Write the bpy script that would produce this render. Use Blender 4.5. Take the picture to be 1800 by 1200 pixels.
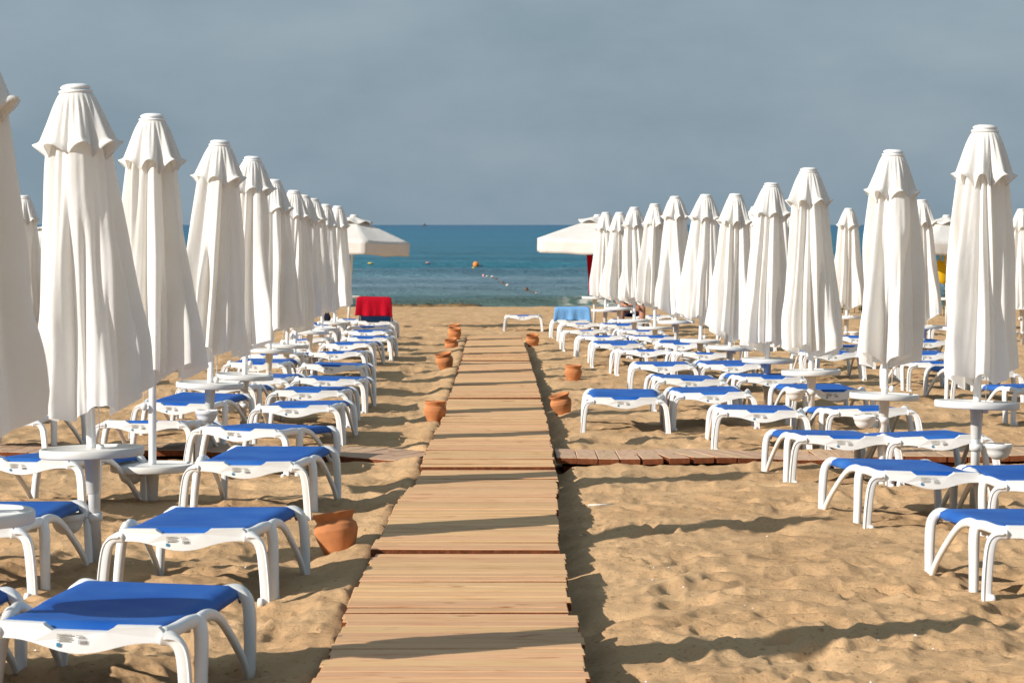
import bpy, bmesh, math, random
import numpy as np
from mathutils import Vector, Matrix, Quaternion

for o in list(bpy.data.objects):
    bpy.data.objects.remove(o)
scene = bpy.context.scene
COL = scene.collection
F = 5000.0                      # focal length in photo pixels (photo 1800 wide)
ZC = 1.5                        # camera height above the sand under it
SLOPE = 0.0088                  # beach falls gently towards the sea

# ------------------------------------------------------------------ camera
cam_d = bpy.data.cameras.new('camera')
cam = bpy.data.objects.new('camera', cam_d)
COL.objects.link(cam)
cam.location = (0, 0, ZC)
cam.rotation_euler = (math.radians(90), 0, 0)
cam_d.sensor_width = 36
cam_d.lens = 36 * F / 1800
cam_d.shift_y = -205 / 1800
cam_d.clip_start = 0.1
cam_d.clip_end = 60000
cam_d.dof.use_dof = True
cam_d.dof.focus_distance = 17
cam_d.dof.aperture_fstop = 13
scene.camera = cam

# ------------------------------------------------------------------ light
SUN_EL = math.radians(27.5)
SUN_AZ = math.radians(30)       # direction the shadows run, from +X towards +Y
sd = Vector((math.cos(SUN_EL) * math.cos(SUN_AZ), math.cos(SUN_EL) * math.sin(SUN_AZ), -math.sin(SUN_EL)))
sun_d = bpy.data.lights.new('sun', 'SUN')
sun_d.energy = 4.4
sun_d.color = (1.0, 0.94, 0.86)
sun_d.angle = math.radians(0.53)
sun = bpy.data.objects.new('sun', sun_d)
sun.rotation_euler = sd.to_track_quat('-Z', 'Y').to_euler()
COL.objects.link(sun)

world = bpy.data.worlds.new('World')
scene.world = world
world.use_nodes = True
wn = world.node_tree.nodes
wl = world.node_tree.links
wn.clear()
w_out = wn.new('ShaderNodeOutputWorld')
w_bg = wn.new('ShaderNodeBackground')
w_bg.inputs['Strength'].default_value = 0.1
sky = wn.new('ShaderNodeTexSky')
sky.sky_type = 'NISHITA'
sky.sun_disc = False
sky.sun_elevation = SUN_EL
sky.sun_rotation = math.atan2(-sd.x, -sd.y)
sky.air_density = 1.2
sky.dust_density = 3.0
# thin high overcast in front of the blue: a pale grey veil with soft cloud streaks
tc = wn.new('ShaderNodeTexCoord')
mp = wn.new('ShaderNodeMapping')
mp.inputs['Scale'].default_value = (11, 11, 24)
nz = wn.new('ShaderNodeTexNoise')
nz.inputs['Scale'].default_value = 1.0
nz.inputs['Detail'].default_value = 5
nz.inputs['Roughness'].default_value = 0.55
rmp = wn.new('ShaderNodeValToRGB')
rmp.color_ramp.elements[0].position = 0.36
rmp.color_ramp.elements[0].color = (1.68, 2.34, 2.88, 1)
rmp.color_ramp.elements[1].position = 0.72
rmp.color_ramp.elements[1].color = (2.26, 2.88, 3.38, 1)
veil = wn.new('ShaderNodeMix')
veil.data_type = 'RGBA'
veil.inputs[0].default_value = 0.9
wl.new(tc.outputs['Generated'], mp.inputs['Vector'])
wl.new(mp.outputs['Vector'], nz.inputs['Vector'])
wl.new(nz.outputs['Fac'], rmp.inputs['Fac'])
wl.new(sky.outputs['Color'], veil.inputs[6])
wl.new(rmp.outputs['Color'], veil.inputs[7])
wl.new(veil.outputs[2], w_bg.inputs['Color'])
wl.new(w_bg.outputs['Background'], w_out.inputs['Surface'])

scene.view_settings.view_transform = 'Standard'
scene.view_settings.look = 'None'
scene.view_settings.gamma = 1
scene.view_settings.use_curve_mapping = False
scene.view_settings.exposure = 0.5
scene.render.engine = 'CYCLES'

# ------------------------------------------------------------------ materials
def new_mat(name):
    m = bpy.data.materials.new(name)
    m.use_nodes = True
    n = m.node_tree.nodes
    return m, n, m.node_tree.links, n['Principled BSDF']

def plain(name, col, rough=0.5, spec=0.4, var=0.0, scale=8.0, bump=0.0, bscale=60.0):
    m, n, l, b = new_mat(name)
    b.inputs['Roughness'].default_value = rough
    b.inputs['Specular IOR Level'].default_value = spec
    b.inputs['Base Color'].default_value = (*col, 1)
    t = n.new('ShaderNodeTexCoord')
    if var:
        z = n.new('ShaderNodeTexNoise')
        z.inputs['Scale'].default_value = scale
        z.inputs['Detail'].default_value = 5
        r = n.new('ShaderNodeValToRGB')
        r.color_ramp.elements[0].position = 0.3
        r.color_ramp.elements[0].color = (*[c * (1 - var) for c in col], 1)
        r.color_ramp.elements[1].position = 0.65
        r.color_ramp.elements[1].color = (*col, 1)
        l.new(t.outputs['Object'], z.inputs['Vector'])
        l.new(z.outputs['Fac'], r.inputs['Fac'])
        l.new(r.outputs['Color'], b.inputs['Base Color'])
    if bump:
        z2 = n.new('ShaderNodeTexNoise')
        z2.inputs['Scale'].default_value = bscale
        z2.inputs['Detail'].default_value = 4
        bp = n.new('ShaderNodeBump')
        bp.inputs['Strength'].default_value = bump
        bp.inputs['Distance'].default_value = 0.01
        l.new(t.outputs['Object'], z2.inputs['Vector'])
        l.new(z2.outputs['Fac'], bp.inputs['Height'])
        l.new(bp.outputs['Normal'], b.inputs['Normal'])
    return m

def cloth_mat(name, col, trans=0.25, bscale=14.0):
    m, n, l, b = new_mat(name)
    b.inputs['Roughness'].default_value = 0.85
    b.inputs['Specular IOR Level'].default_value = 0.1
    t = n.new('ShaderNodeTexCoord')
    z = n.new('ShaderNodeTexNoise')
    z.inputs['Scale'].default_value = 5
    z.inputs['Detail'].default_value = 4
    r = n.new('ShaderNodeValToRGB')
    r.color_ramp.elements[0].position = 0.3
    r.color_ramp.elements[0].color = (col[0] * .95, col[1] * .935, col[2] * .91, 1)
    r.color_ramp.elements[1].position = 0.6
    r.color_ramp.elements[1].color = (*col, 1)
    mpn = n.new('ShaderNodeMapping')
    mpn.inputs['Scale'].default_value = (1, 1, 0.35)
    z2 = n.new('ShaderNodeTexNoise')
    z2.inputs['Scale'].default_value = bscale
    z2.inputs['Detail'].default_value = 5
    bp = n.new('ShaderNodeBump')
    bp.inputs['Strength'].default_value = 0.35
    bp.inputs['Distance'].default_value = 0.02
    tr = n.new('ShaderNodeBsdfTranslucent')
    mx = n.new('ShaderNodeMixShader')
    mx.inputs['Fac'].default_value = trans
    l.new(t.outputs['Object'], z.inputs['Vector'])
    l.new(t.outputs['Object'], mpn.inputs['Vector'])
    l.new(mpn.outputs['Vector'], z2.inputs['Vector'])
    l.new(z.outputs['Fac'], r.inputs['Fac'])
    l.new(r.outputs['Color'], b.inputs['Base Color'])
    tr.inputs['Color'].default_value = (col[0], col[1] * .965, col[2] * .905, 1)
    l.new(z2.outputs['Fac'], bp.inputs['Height'])
    l.new(bp.outputs['Normal'], b.inputs['Normal'])
    l.new(b.outputs['BSDF'], mx.inputs[1])
    l.new(tr.outputs['BSDF'], mx.inputs[2])
    l.new(mx.outputs['Shader'], n['Material Output'].inputs['Surface'])
    return m

M = {}
M['plastic'] = plain('white_plastic', (.77, .775, .78), .38, .4, .07, 9, .05, 30)
M['plastic_table'] = plain('white_table_plastic', (.70, .70, .69), .5, .3, .09, 14)
M['pole'] = plain('white_painted_pole', (.78, .785, .79), .35, .4, .05, 6)
M['cloth'] = cloth_mat('canopy_cloth', (.90, .895, .88), .37)
M['cloth_open'] = cloth_mat('open_canopy_cloth', (.80, .785, .76), .3)
M['terracotta'] = plain('terracotta', (.56, .22, .085), .8, .2, .35, 9, .10, 40)
M['red_towel'] = cloth_mat('red_towel', (.40, .004, .018), .05, 30)
M['blue_towel'] = cloth_mat('blue_towel', (.16, .36, .66), .05, 30)
M['yellow'] = plain('yellow_bag', (.75, .46, .01), .7, .2, .2)
M['purple'] = plain('purple_cloth', (.10, .05, .20), .8, .1, .2)
M['dark'] = plain('dark_fabric', (.012, .014, .03), .8, .2, .2)
M['skin'] = plain('skin', (.42, .19, .11), .55, .3, .2, 12)
M['hair'] = plain('hair', (.02, .012, .01), .6, .3)
M['buoy_orange'] = plain('orange_buoy', (.75, .25, .05), .5, .3, .2)
M['buoy_yellow'] = plain('yellow_buoy', (.80, .55, .08), .5, .3, .2)
M['buoy_red'] = plain('red_buoy', (.55, .04, .06), .5, .3, .2)
M['buoy_pink'] = plain('pink_buoy', (.65, .30, .30), .5, .3, .2)
M['buoy_white'] = plain('white_float', (.75, .75, .70), .5, .3, .1)
M['buoy_brown'] = plain('brown_float', (.14, .08, .05), .6, .3, .2)
M['ship'] = plain('ship_grey', (.06, .075, .09), .6, .3)
M['metal'] = plain('grey_metal', (.30, .31, .31), .4, .5)
M['leaf'] = plain('leaf_green', (.05, .11, .03), .6, .3, .3)
M['st_grey'] = plain('sticker_grey', (.42, .40, .36), .5, .3, .25, 60)
M['st_blue'] = plain('sticker_blue', (.03, .19, .35), .5, .3)
M['st_ink'] = plain('sticker_ink', (.20, .19, .18), .5, .3)
M['weed'] = plain('wet_weed', (.20, .13, .06), .8, .2, .4, 6)
M['paper'] = plain('pale_litter', (.72, .70, .66), .6, .2)

def sling_mat():
    m, n, l, b = new_mat('blue_sling')
    b.inputs['Roughness'].default_value = 0.6
    b.inputs['Specular IOR Level'].default_value = 0.10
    t = n.new('ShaderNodeTexCoord')
    z = n.new('ShaderNodeTexNoise')
    z.inputs['Scale'].default_value = 3.5
    z.inputs['Detail'].default_value = 6
    oi = n.new('ShaderNodeObjectInfo')
    r = n.new('ShaderNodeValToRGB')
    r.color_ramp.elements[0].position = 0.3
    r.color_ramp.elements[0].color = (.008, .074, .34, 1)
    r.color_ramp.elements[1].position = 0.75
    r.color_ramp.elements[1].color = (.034, .135, .41, 1)
    ad = n.new('ShaderNodeVectorMath')
    ad.operation = 'ADD'
    l.new(t.outputs['Object'], ad.inputs[0])
    l.new(oi.outputs['Random'], ad.inputs[1])
    l.new(ad.outputs['Vector'], z.inputs['Vector'])
    l.new(z.outputs['Fac'], r.inputs['Fac'])
    l.new(r.outputs['Color'], b.inputs['Base Color'])
    w = n.new('ShaderNodeTexChecker')
    w.inputs['Scale'].default_value = 400
    bp = n.new('ShaderNodeBump')
    bp.inputs['Strength'].default_value = 0.08
    bp.inputs['Distance'].default_value = 0.002
    l.new(t.outputs['Object'], w.inputs['Vector'])
    l.new(w.outputs['Fac'], bp.inputs['Height'])
    l.new(bp.outputs['Normal'], b.inputs['Normal'])
    return m
M['sling'] = sling_mat()
def age_plastic(m):
    # each moulding has yellowed and greyed a little differently
    n = m.node_tree.nodes; l = m.node_tree.links; b = n['Principled BSDF']
    src = b.inputs['Base Color'].links[0].from_socket
    oi = n.new('ShaderNodeObjectInfo')
    r = n.new('ShaderNodeValToRGB')
    r.color_ramp.elements[0].color = (.90, .88, .84, 1)
    r.color_ramp.elements[1].color = (1, 1, 1, 1)
    mu = n.new('ShaderNodeMix'); mu.data_type = 'RGBA'; mu.blend_type = 'MULTIPLY'; mu.inputs[0].default_value = 1
    l.new(oi.outputs['Random'], r.inputs['Fac']); l.new(src, mu.inputs[6]); l.new(r.outputs['Color'], mu.inputs[7])
    l.new(mu.outputs[2], b.inputs['Base Color'])
age_plastic(M['plastic']); age_plastic(M['plastic_table'])

def wood_mat(name, c0, c1, axis, dark):
    """planed plank: long grain along `axis` of the plank, its own tone per plank"""
    m, n, l, b = new_mat(name)
    b.inputs['Roughness'].default_value = 0.75
    b.inputs['Specular IOR Level'].default_value = 0.2
    t = n.new('ShaderNodeTexCoord')
    oi = n.new('ShaderNodeObjectInfo')
    mp_ = n.new('ShaderNodeMapping')
    s = [34.0, 34.0, 34.0]
    s[axis] = 4.5
    mp_.inputs['Scale'].default_value = s
    sc = n.new('ShaderNodeVectorMath'); sc.operation = 'SCALE'
    sc.inputs['Scale'].default_value = 41.0
    cb = n.new('ShaderNodeCombineXYZ')
    l.new(oi.outputs['Random'], cb.inputs[0]); l.new(oi.outputs['Random'], cb.inputs[1]); l.new(oi.outputs['Random'], cb.inputs[2])
    l.new(cb.outputs[0], sc.inputs[0])
    ad = n.new('ShaderNodeVectorMath'); ad.operation = 'ADD'
    l.new(t.outputs['Object'], mp_.inputs['Vector'])
    l.new(mp_.outputs['Vector'], ad.inputs[0]); l.new(sc.outputs['Vector'], ad.inputs[1])
    z = n.new('ShaderNodeTexNoise'); z.inputs['Scale'].default_value = 1.0; z.inputs['Detail'].default_value = 6
    l.new(ad.outputs['Vector'], z.inputs['Vector'])
    r = n.new('ShaderNodeValToRGB')
    e = r.color_ramp.elements
    e[0].position = 0.24; e[0].color = (*dark, 1)
    e[1].position = 0.40; e[1].color = (*c0, 1)
    e2 = e.new(0.72); e2.color = (*c1, 1)
    l.new(z.outputs['Fac'], r.inputs['Fac'])
    # plank tone
    hs = n.new('ShaderNodeHueSaturation')
    mr = n.new('ShaderNodeMapRange')
    mr.inputs['To Min'].default_value = 0.86; mr.inputs['To Max'].default_value = 1.05
    l.new(oi.outputs['Random'], mr.inputs['Value'])
    l.new(mr.outputs['Result'], hs.inputs['Value'])
    mr2 = n.new('ShaderNodeMapRange')
    mr2.inputs['To Min'].default_value = 0.488; mr2.inputs['To Max'].default_value = 0.504
    mul = n.new('ShaderNodeMath'); mul.operation = 'MULTIPLY'; mul.inputs[1].default_value = 7.31
    fr = n.new('ShaderNodeMath'); fr.operation = 'FRACT'
    l.new(oi.outputs['Random'], mul.inputs[0]); l.new(mul.outputs[0], fr.inputs[0]); l.new(fr.outputs[0], mr2.inputs['Value'])
    l.new(mr2.outputs['Result'], hs.inputs['Hue'])
    l.new(r.outputs['Color'], hs.inputs['Color'])
    # knots
    mk = n.new('ShaderNodeMapping'); sk = [19.0, 19.0, 19.0]; sk[axis] = 4.2; mk.inputs['Scale'].default_value = sk
    ak = n.new('ShaderNodeVectorMath'); ak.operation = 'ADD'
    l.new(t.outputs['Object'], mk.inputs['Vector']); l.new(mk.outputs['Vector'], ak.inputs[0]); l.new(sc.outputs['Vector'], ak.inputs[1])
    zk = n.new('ShaderNodeTexNoise'); zk.inputs['Scale'].default_value = 1.0; zk.inputs['Detail'].default_value = 2
    l.new(ak.outputs['Vector'], zk.inputs['Vector'])
    rk = n.new('ShaderNodeValToRGB')
    rk.color_ramp.elements[0].position = 0.66; rk.color_ramp.elements[0].color = (1, 1, 1, 1)
    rk.color_ramp.elements[1].position = 0.74; rk.color_ramp.elements[1].color = (.55, .42, .32, 1)
    l.new(zk.outputs['Fac'], rk.inputs['Fac'])
    mk2 = n.new('ShaderNodeMix'); mk2.data_type = 'RGBA'; mk2.blend_type = 'MULTIPLY'; mk2.inputs[0].default_value = 1
    l.new(hs.outputs['Color'], mk2.inputs[6]); l.new(rk.outputs['Color'], mk2.inputs[7])
    # windblown sand dusting the boards
    zs = n.new('ShaderNodeTexNoise'); zs.inputs['Scale'].default_value = 1.3; zs.inputs['Detail'].default_value = 7; zs.inputs['Roughness'].default_value = .7
    geo = n.new('ShaderNodeNewGeometry')
    l.new(geo.outputs['Position'], zs.inputs['Vector'])
    rs = n.new('ShaderNodeValToRGB')
    rs.color_ramp.elements[0].position = 0.50; rs.color_ramp.elements[0].color = (0, 0, 0, 1)
    rs.color_ramp.elements[1].position = 0.72; rs.color_ramp.elements[1].color = (.35, .35, .35, 1)
    l.new(zs.outputs['Fac'], rs.inputs['Fac'])
    mxs = n.new('ShaderNodeMix'); mxs.data_type = 'RGBA'
    l.new(rs.outputs['Color'], mxs.inputs[0])
    l.new(mk2.outputs[2], mxs.inputs[6])
    mxs.inputs[7].default_value = (.56, .385, .205, 1)
    l.new(mxs.outputs[2], b.inputs['Base Color'])
    bp = n.new('ShaderNodeBump'); bp.inputs['Strength'].default_value = 0.25; bp.inputs['Distance'].default_value = 0.004
    l.new(z.outputs['Fac'], bp.inputs['Height']); l.new(bp.outputs['Normal'], b.inputs['Normal'])
    return m
M['wood'] = wood_mat('boardwalk_wood', (.595, .355, .170), (.67, .430, .225), 0, (.40, .19, .08))
M['wood_path'] = wood_mat('side_path_wood', (.48, .315, .195), (.55, .38, .245), 1, (.32, .17, .09))
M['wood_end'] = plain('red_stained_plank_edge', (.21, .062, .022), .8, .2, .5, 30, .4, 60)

def sand_mat():
    m, n, l, b = new_mat('sand')
    b.inputs['Roughness'].default_value = 0.95
    b.inputs['Specular IOR Level'].default_value = 0.1
    g = n.new('ShaderNodeNewGeometry')
    z = n.new('ShaderNodeTexNoise'); z.inputs['Scale'].default_value = 1.1; z.inputs['Detail'].default_value = 8; z.inputs['Roughness'].default_value = .65
    r = n.new('ShaderNodeValToRGB')
    r.color_ramp.elements[0].position = 0.32; r.color_ramp.elements[0].color = (.480, .294, .150, 1)
    r.color_ramp.elements[1].position = 0.68; r.color_ramp.elements[1].color = (.600, .395, .215, 1)
    z3 = n.new('ShaderNodeTexNoise'); z3.inputs['Scale'].default_value = 45; z3.inputs['Detail'].default_value = 3
    r3 = n.new('ShaderNodeValToRGB')
    r3.color_ramp.elements[0].position = 0.27; r3.color_ramp.elements[0].color = (.55, .5, .45, 1)
    r3.color_ramp.elements[1].position = 0.40; r3.color_ramp.elements[1].color = (1, 1, 1, 1)
    mu = n.new('ShaderNodeMix'); mu.data_type = 'RGBA'; mu.blend_type = 'MULTIPLY'; mu.inputs[0].default_value = 1
    l.new(g.outputs['Position'], z.inputs['Vector']); l.new(g.outputs['Position'], z3.inputs['Vector'])
    l.new(z.outputs['Fac'], r.inputs['Fac']); l.new(z3.outputs['Fac'], r3.inputs['Fac'])
    l.new(r.outputs['Color'], mu.inputs[6]); l.new(r3.outputs['Color'], mu.inputs[7])
    l.new(mu.outputs[2], b.inputs['Base Color'])
    z2 = n.new('ShaderNodeTexNoise'); z2.inputs['Scale'].default_value = 24; z2.inputs['Detail'].default_value = 8; z2.inputs['Roughness'].default_value = .75
    bp = n.new('ShaderNodeBump'); bp.inputs['Strength'].default_value = 0.65; bp.inputs['Distance'].default_value = 0.03
    l.new(g.outputs['Position'], z2.inputs['Vector'])
    l.new(z2.outputs['Fac'], bp.inputs['Height']); l.new(bp.outputs['Normal'], b.inputs['Normal'])
    return m
M['sand'] = sand_mat()

def sea_mat():
    m, n, l, b = new_mat('sea_water')
    b.inputs['Roughness'].default_value = 0.3
    b.inputs['Specular IOR Level'].default_value = 0.10
    b.inputs['IOR'].default_value = 1.33
    g = n.new('ShaderNodeNewGeometry')
    sp = n.new('ShaderNodeSeparateXYZ')
    l.new(g.outputs['Position'], sp.inputs[0])
    # depth of water: sandy green shallows to deep blue
    lg = n.new('ShaderNodeMath'); lg.operation = 'LOGARITHM'; lg.inputs[1].default_value = 10
    l.new(sp.outputs['Y'], lg.inputs[0])
    mr = n.new('ShaderNodeMapRange'); mr.inputs['From Min'].default_value = 1.95; mr.inputs['From Max'].default_value = 3.6
    l.new(lg.outputs[0], mr.inputs['Value'])
    r = n.new('ShaderNodeValToRGB')
    e = r.color_ramp.elements
    e[0].position = 0.0; e[0].color = (.105, .15, .125, 1)
    e[1].position = 1.0; e[1].color = (.010, .098, .205, 1)
    a = e.new(0.05); a.color = (.075, .150, .160, 1)
    a = e.new(0.08); a.color = (.135, .210, .255, 1)
    a = e.new(0.125); a.color = (.120, .205, .255, 1)
    a = e.new(0.16); a.color = (.030, .145, .205, 1)
    a = e.new(0.6); a.color = (.010, .128, .225, 1)
    l.new(mr.outputs['Result'], r.inputs['Fac'])
    # streaks: sky reflection on calm patches, painted into the water colour
    mp_ = n.new('ShaderNodeMapping'); mp_.inputs['Scale'].default_value = (.010, .075, 1)
    l.new(g.outputs['Position'], mp_.inputs['Vector'])
    z = n.new('ShaderNodeTexNoise'); z.inputs['Scale'].default_value = 1; z.inputs['Detail'].default_value = 6; z.inputs['Roughness'].default_value = .6
    l.new(mp_.outputs['Vector'], z.inputs['Vector'])
    r2 = n.new('ShaderNodeValToRGB')
    r2.color_ramp.elements[0].position = .35; r2.color_ramp.elements[0].color = (.66, .74, .78, 1)
    r2.color_ramp.elements[1].position = .68; r2.color_ramp.elements[1].color = (1.38, 1.26, 1.18, 1)
    l.new(z.outputs['Fac'], r2.inputs['Fac'])
    mu = n.new('ShaderNodeMix'); mu.data_type = 'RGBA'; mu.blend_type = 'MULTIPLY'; mu.inputs[0].default_value = 1
    l.new(r.outputs['Color'], mu.inputs[6]); l.new(r2.outputs['Color'], mu.inputs[7])
    # foam stored on the breaking wave
    at = n.new('ShaderNodeAttribute'); at.attribute_name = 'foam'
    zf = n.new('ShaderNodeTexNoise'); zf.inputs['Scale'].default_value = 2.2; zf.inputs['Detail'].default_value = 6
    l.new(g.outputs['Position'], zf.inputs['Vector'])
    fm = n.new('ShaderNodeMath'); fm.operation = 'MULTIPLY'
    fr = n.new('ShaderNodeMapRange'); fr.inputs['From Min'].default_value = .46; fr.inputs['From Max'].default_value = .58
    l.new(zf.outputs['Fac'], fr.inputs['Value'])
    l.new(fr.outputs['Result'], fm.inputs[0]); l.new(at.outputs['Fac'], fm.inputs[1])
    mf = n.new('ShaderNodeMix'); mf.data_type = 'RGBA'
    l.new(fm.outputs[0], mf.inputs[0]); l.new(mu.outputs[2], mf.inputs[6]); mf.inputs[7].default_value = (.6, .58, .5, 1)
    l.new(mf.outputs[2], b.inputs['Base Color'])
    # ripples
    mp2 = n.new('ShaderNodeMapping'); mp2.inputs['Scale'].default_value = (.55, 1.3, 1)
    l.new(g.outputs['Position'], mp2.inputs['Vector'])
    z2 = n.new('ShaderNodeTexNoise'); z2.inputs['Scale'].default_value = 1.0; z2.inputs['Detail'].default_value = 7; z2.inputs['Roughness'].default_value = .62
    l.new(mp2.outputs['Vector'], z2.inputs['Vector'])
    bp = n.new('ShaderNodeBump'); bp.inputs['Strength'].default_value = 0.8; bp.inputs['Distance'].default_value = 0.35
    l.new(z2.outputs['Fac'], bp.inputs['Height'])
    # longer wind waves further out
    mp3 = n.new('ShaderNodeMapping'); mp3.inputs['Scale'].default_value = (.085, .075, 1)
    l.new(g.outputs['Position'], mp3.inputs['Vector'])
    z3 = n.new('ShaderNodeTexNoise'); z3.inputs['Scale'].default_value = 1.0; z3.inputs['Detail'].default_value = 8; z3.inputs['Roughness'].default_value = .72
    l.new(mp3.outputs['Vector'], z3.inputs['Vector'])
    bp3 = n.new('ShaderNodeBump'); bp3.inputs['Strength'].default_value = 1.0; bp3.inputs['Distance'].default_value = 1.3
    l.new(z3.outputs['Fac'], bp3.inputs['Height']); l.new(bp.outputs['Normal'], bp3.inputs['Normal'])
    l.new(bp3.outputs['Normal'], b.inputs['Normal'])
    return m
M['sea'] = sea_mat()

# ------------------------------------------------------------------ helpers
def tag(o, label=None, cat=None, group=None, kind=None):
    if label: o['label'] = label
    if cat: o['category'] = cat
    if group: o['group'] = group
    if kind: o['kind'] = kind
    return o

def empty(name, loc=(0, 0, 0)):
    o = bpy.data.objects.new(name, None)
    o.location = loc
    o.empty_display_size = .1
    COL.objects.link(o)
    return o

def mesh_obj(name, verts, faces, mats, parent=None, midx=None, smooth=True, link=True):
    me = bpy.data.meshes.new(name)
    me.from_pydata([tuple(v) for v in verts], [], faces)
    for m in (mats if isinstance(mats, (list, tuple)) else [mats]):
        me.materials.append(M[m])
    if midx is not None:
        me.polygons.foreach_set('material_index', midx)
    if smooth:
        me.polygons.foreach_set('use_smooth', [True] * len(me.polygons))
    me.update()
    o = bpy.data.objects.new(name, me)
    if link:
        COL.objects.link(o)
    if parent:
        o.parent = parent
    return o

def fix_normals(o):
    bm = bmesh.new(); bm.from_mesh(o.data)
    bmesh.ops.recalc_face_normals(bm, faces=bm.faces)
    bm.to_mesh(o.data); bm.free()
    return o

def copy_tree(o, parent=None):
    c = o.copy()
    COL.objects.link(c)
    c.parent = parent
    for ch in KIDS.get(o.name, []):
        copy_tree(ch, c)
    return c
KIDS = {}
def index_kids(o):
    KIDS[o.name] = list(o.children)
    for c in o.children:
        index_kids(c)

def spline(pts, n):
    pts = [np.array(p, float) for p in pts]
    P = [2 * pts[0] - pts[1]] + pts + [2 * pts[-1] - pts[-2]]
    out = []
    for i in range(1, len(P) - 2):
        for k in range(n):
            t = k / n
            a, b, c, d = P[i - 1], P[i], P[i + 1], P[i + 2]
            out.append(.5 * ((2 * b) + (c - a) * t + (2 * a - 5 * b + 4 * c - d) * t * t + (3 * b - a - 3 * c + d) * t ** 3))
    out.append(pts[-1])
    return out

def rrect(w, h, r, n=3):
    """rounded rectangle section, centred"""
    pts = []
    r = min(r, w / 2 - 1e-4, h / 2 - 1e-4)
    for cx, cy, a0 in ((w / 2 - r, h / 2 - r, 0), (-w / 2 + r, h / 2 - r, 90), (-w / 2 + r, -h / 2 + r, 180), (w / 2 - r, -h / 2 + r, 270)):
        for k in range(n):
            a = math.radians(a0 + 90 * k / (n - 1))
            pts.append((cx + r * math.cos(a), cy + r * math.sin(a)))
    return pts

def sweep(path, secs, ref):
    """sweep a section (one or one per path point) along a path; `ref` gives the section's first axis"""
    path = [np.array(p, float) for p in path]
    n = len(path)
    verts, faces = [], []
    for i, p in enumerate(path):
        t = path[min(i + 1, n - 1)] - path[max(i - 1, 0)]
        t /= np.linalg.norm(t)
        u = np.array(ref, float) - t * np.dot(ref, t)
        u /= np.linalg.norm(u)
        v = np.cross(t, u)
        s = secs[i] if isinstance(secs[0][0], (tuple, list)) else secs
        for a, b in s:
            verts.append(p + u * a + v * b)
    k = len(verts) // n
    for i in range(n - 1):
        for j in range(k):
            faces.append((i * k + j, i * k + (j + 1) % k, (i + 1) * k + (j + 1) % k, (i + 1) * k + j))
    faces.append(tuple(range(k))[::-1])
    faces.append(tuple(range((n - 1) * k, n * k)))
    return verts, faces

def lathe(prof, n=32, close=True):
    verts, faces = [], []
    for r, z in prof:
        for k in range(n):
            a = 2 * math.pi * k / n
            verts.append((r * math.cos(a), r * math.sin(a), z))
    for i in range(len(prof) - 1):
        for k in range(n):
            faces.append((i * n + k, i * n + (k + 1) % n, (i + 1) * n + (k + 1) % n, (i + 1) * n + k))
    if close:
        faces.append(tuple(range(n))[::-1])
        faces.append(tuple(range((len(prof) - 1) * n, len(prof) * n)))
    return verts, faces

def join(*parts):
    V, Fc = [], []
    for v, f in parts:
        o = len(V)
        V += list(v)
        Fc += [tuple(i + o for i in q) for q in f]
    return V, Fc

def boxv(x0, x1, y0, y1, z0, z1):
    v = [(x0, y0, z0), (x1, y0, z0), (x1, y1, z0), (x0, y1, z0), (x0, y0, z1), (x1, y0, z1), (x1, y1, z1), (x0, y1, z1)]
    f = [(0, 3, 2, 1), (4, 5, 6, 7), (0, 1, 5, 4), (1, 2, 6, 5), (2, 3, 7, 6), (3, 0, 4, 7)]
    return v, f

# lattice noise, usable at any point
_rng = np.random.default_rng(7)
_LAT = _rng.random((8, 256, 256))
def vnoise(x, y, k=0):
    x = np.asarray(x, float); y = np.asarray(y, float)
    ix = np.floor(x).astype(int); iy = np.floor(y).astype(int)
    fx = x - ix; fy = y - iy
    fx = fx * fx * fx * (fx * (fx * 6 - 15) + 10); fy = fy * fy * fy * (fy * (fy * 6 - 15) + 10)
    L = _LAT[k % 8]
    a = L[ix & 255, iy & 255]; b = L[(ix + 1) & 255, iy & 255]
    c = L[ix & 255, (iy + 1) & 255]; d = L[(ix + 1) & 255, (iy + 1) & 255]
    return (a + (b - a) * fx) * (1 - fy) + (c + (d - c) * fx) * fy

def sstep(a, b, x):
    t = np.clip((np.asarray(x, float) - a) / (b - a), 0, 1)
    return t * t * (3 - 2 * t)

# boardwalk centre line: stretches with their own little offsets (y0, y1, left0, right0, left1, right1, lift)
SECT = [(6.4, 10.86, -.645, .224, -.626, .252, .016),
        (10.86, 13.22, -.655, .222, -.634, .243, -.006),
        (13.22, 16.55, -.650, .216, -.600, .262, .018),
        (16.55, 18.35, -.592, .268, -.572, .288, -.008),
        (18.35, 22.3, -.588, .276, -.585, .284, .014),
        (22.3, 26.6, -.575, .290, -.598, .268, -.004),
        (26.6, 31.0, -.590, .272, -.605, .250, .010),
        (31.0, 36.0, -.610, .256, -.640, .220, .002),
        (36.0, 41.5, -.635, .226, -.680, .180, .010),
        (41.5, 46.6, -.680, .180, -.722, .136, .000)]
BOARD_TOP = 0.10
def walk_edges(y):
    for s in SECT:
        if s[0] <= y < s[1]:
            t = (y - s[0]) / (s[1] - s[0])
            return s[2] + (s[4] - s[2]) * t, s[3] + (s[5] - s[3]) * t, s[6]
    return (-.722, .136, 0) if y > 40 else (-.645, .224, 0)
_wy = np.linspace(0, 60, 400)
_wl = np.array([walk_edges(v)[0] for v in _wy]); _wr = np.array([walk_edges(v)[1] for v in _wy])

def path_y(x):
    """front edge of the side path"""
    x = np.asarray(x, float)
    return np.where(x > 0, 19.25 + .25 * sstep(.9, 2.2, x) + .1 * sstep(3, 6, x), 19.3 + .85 * (1 - np.exp(-np.maximum(-x - .5, 0) * .62)))
PATH_D = 0.85

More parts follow.
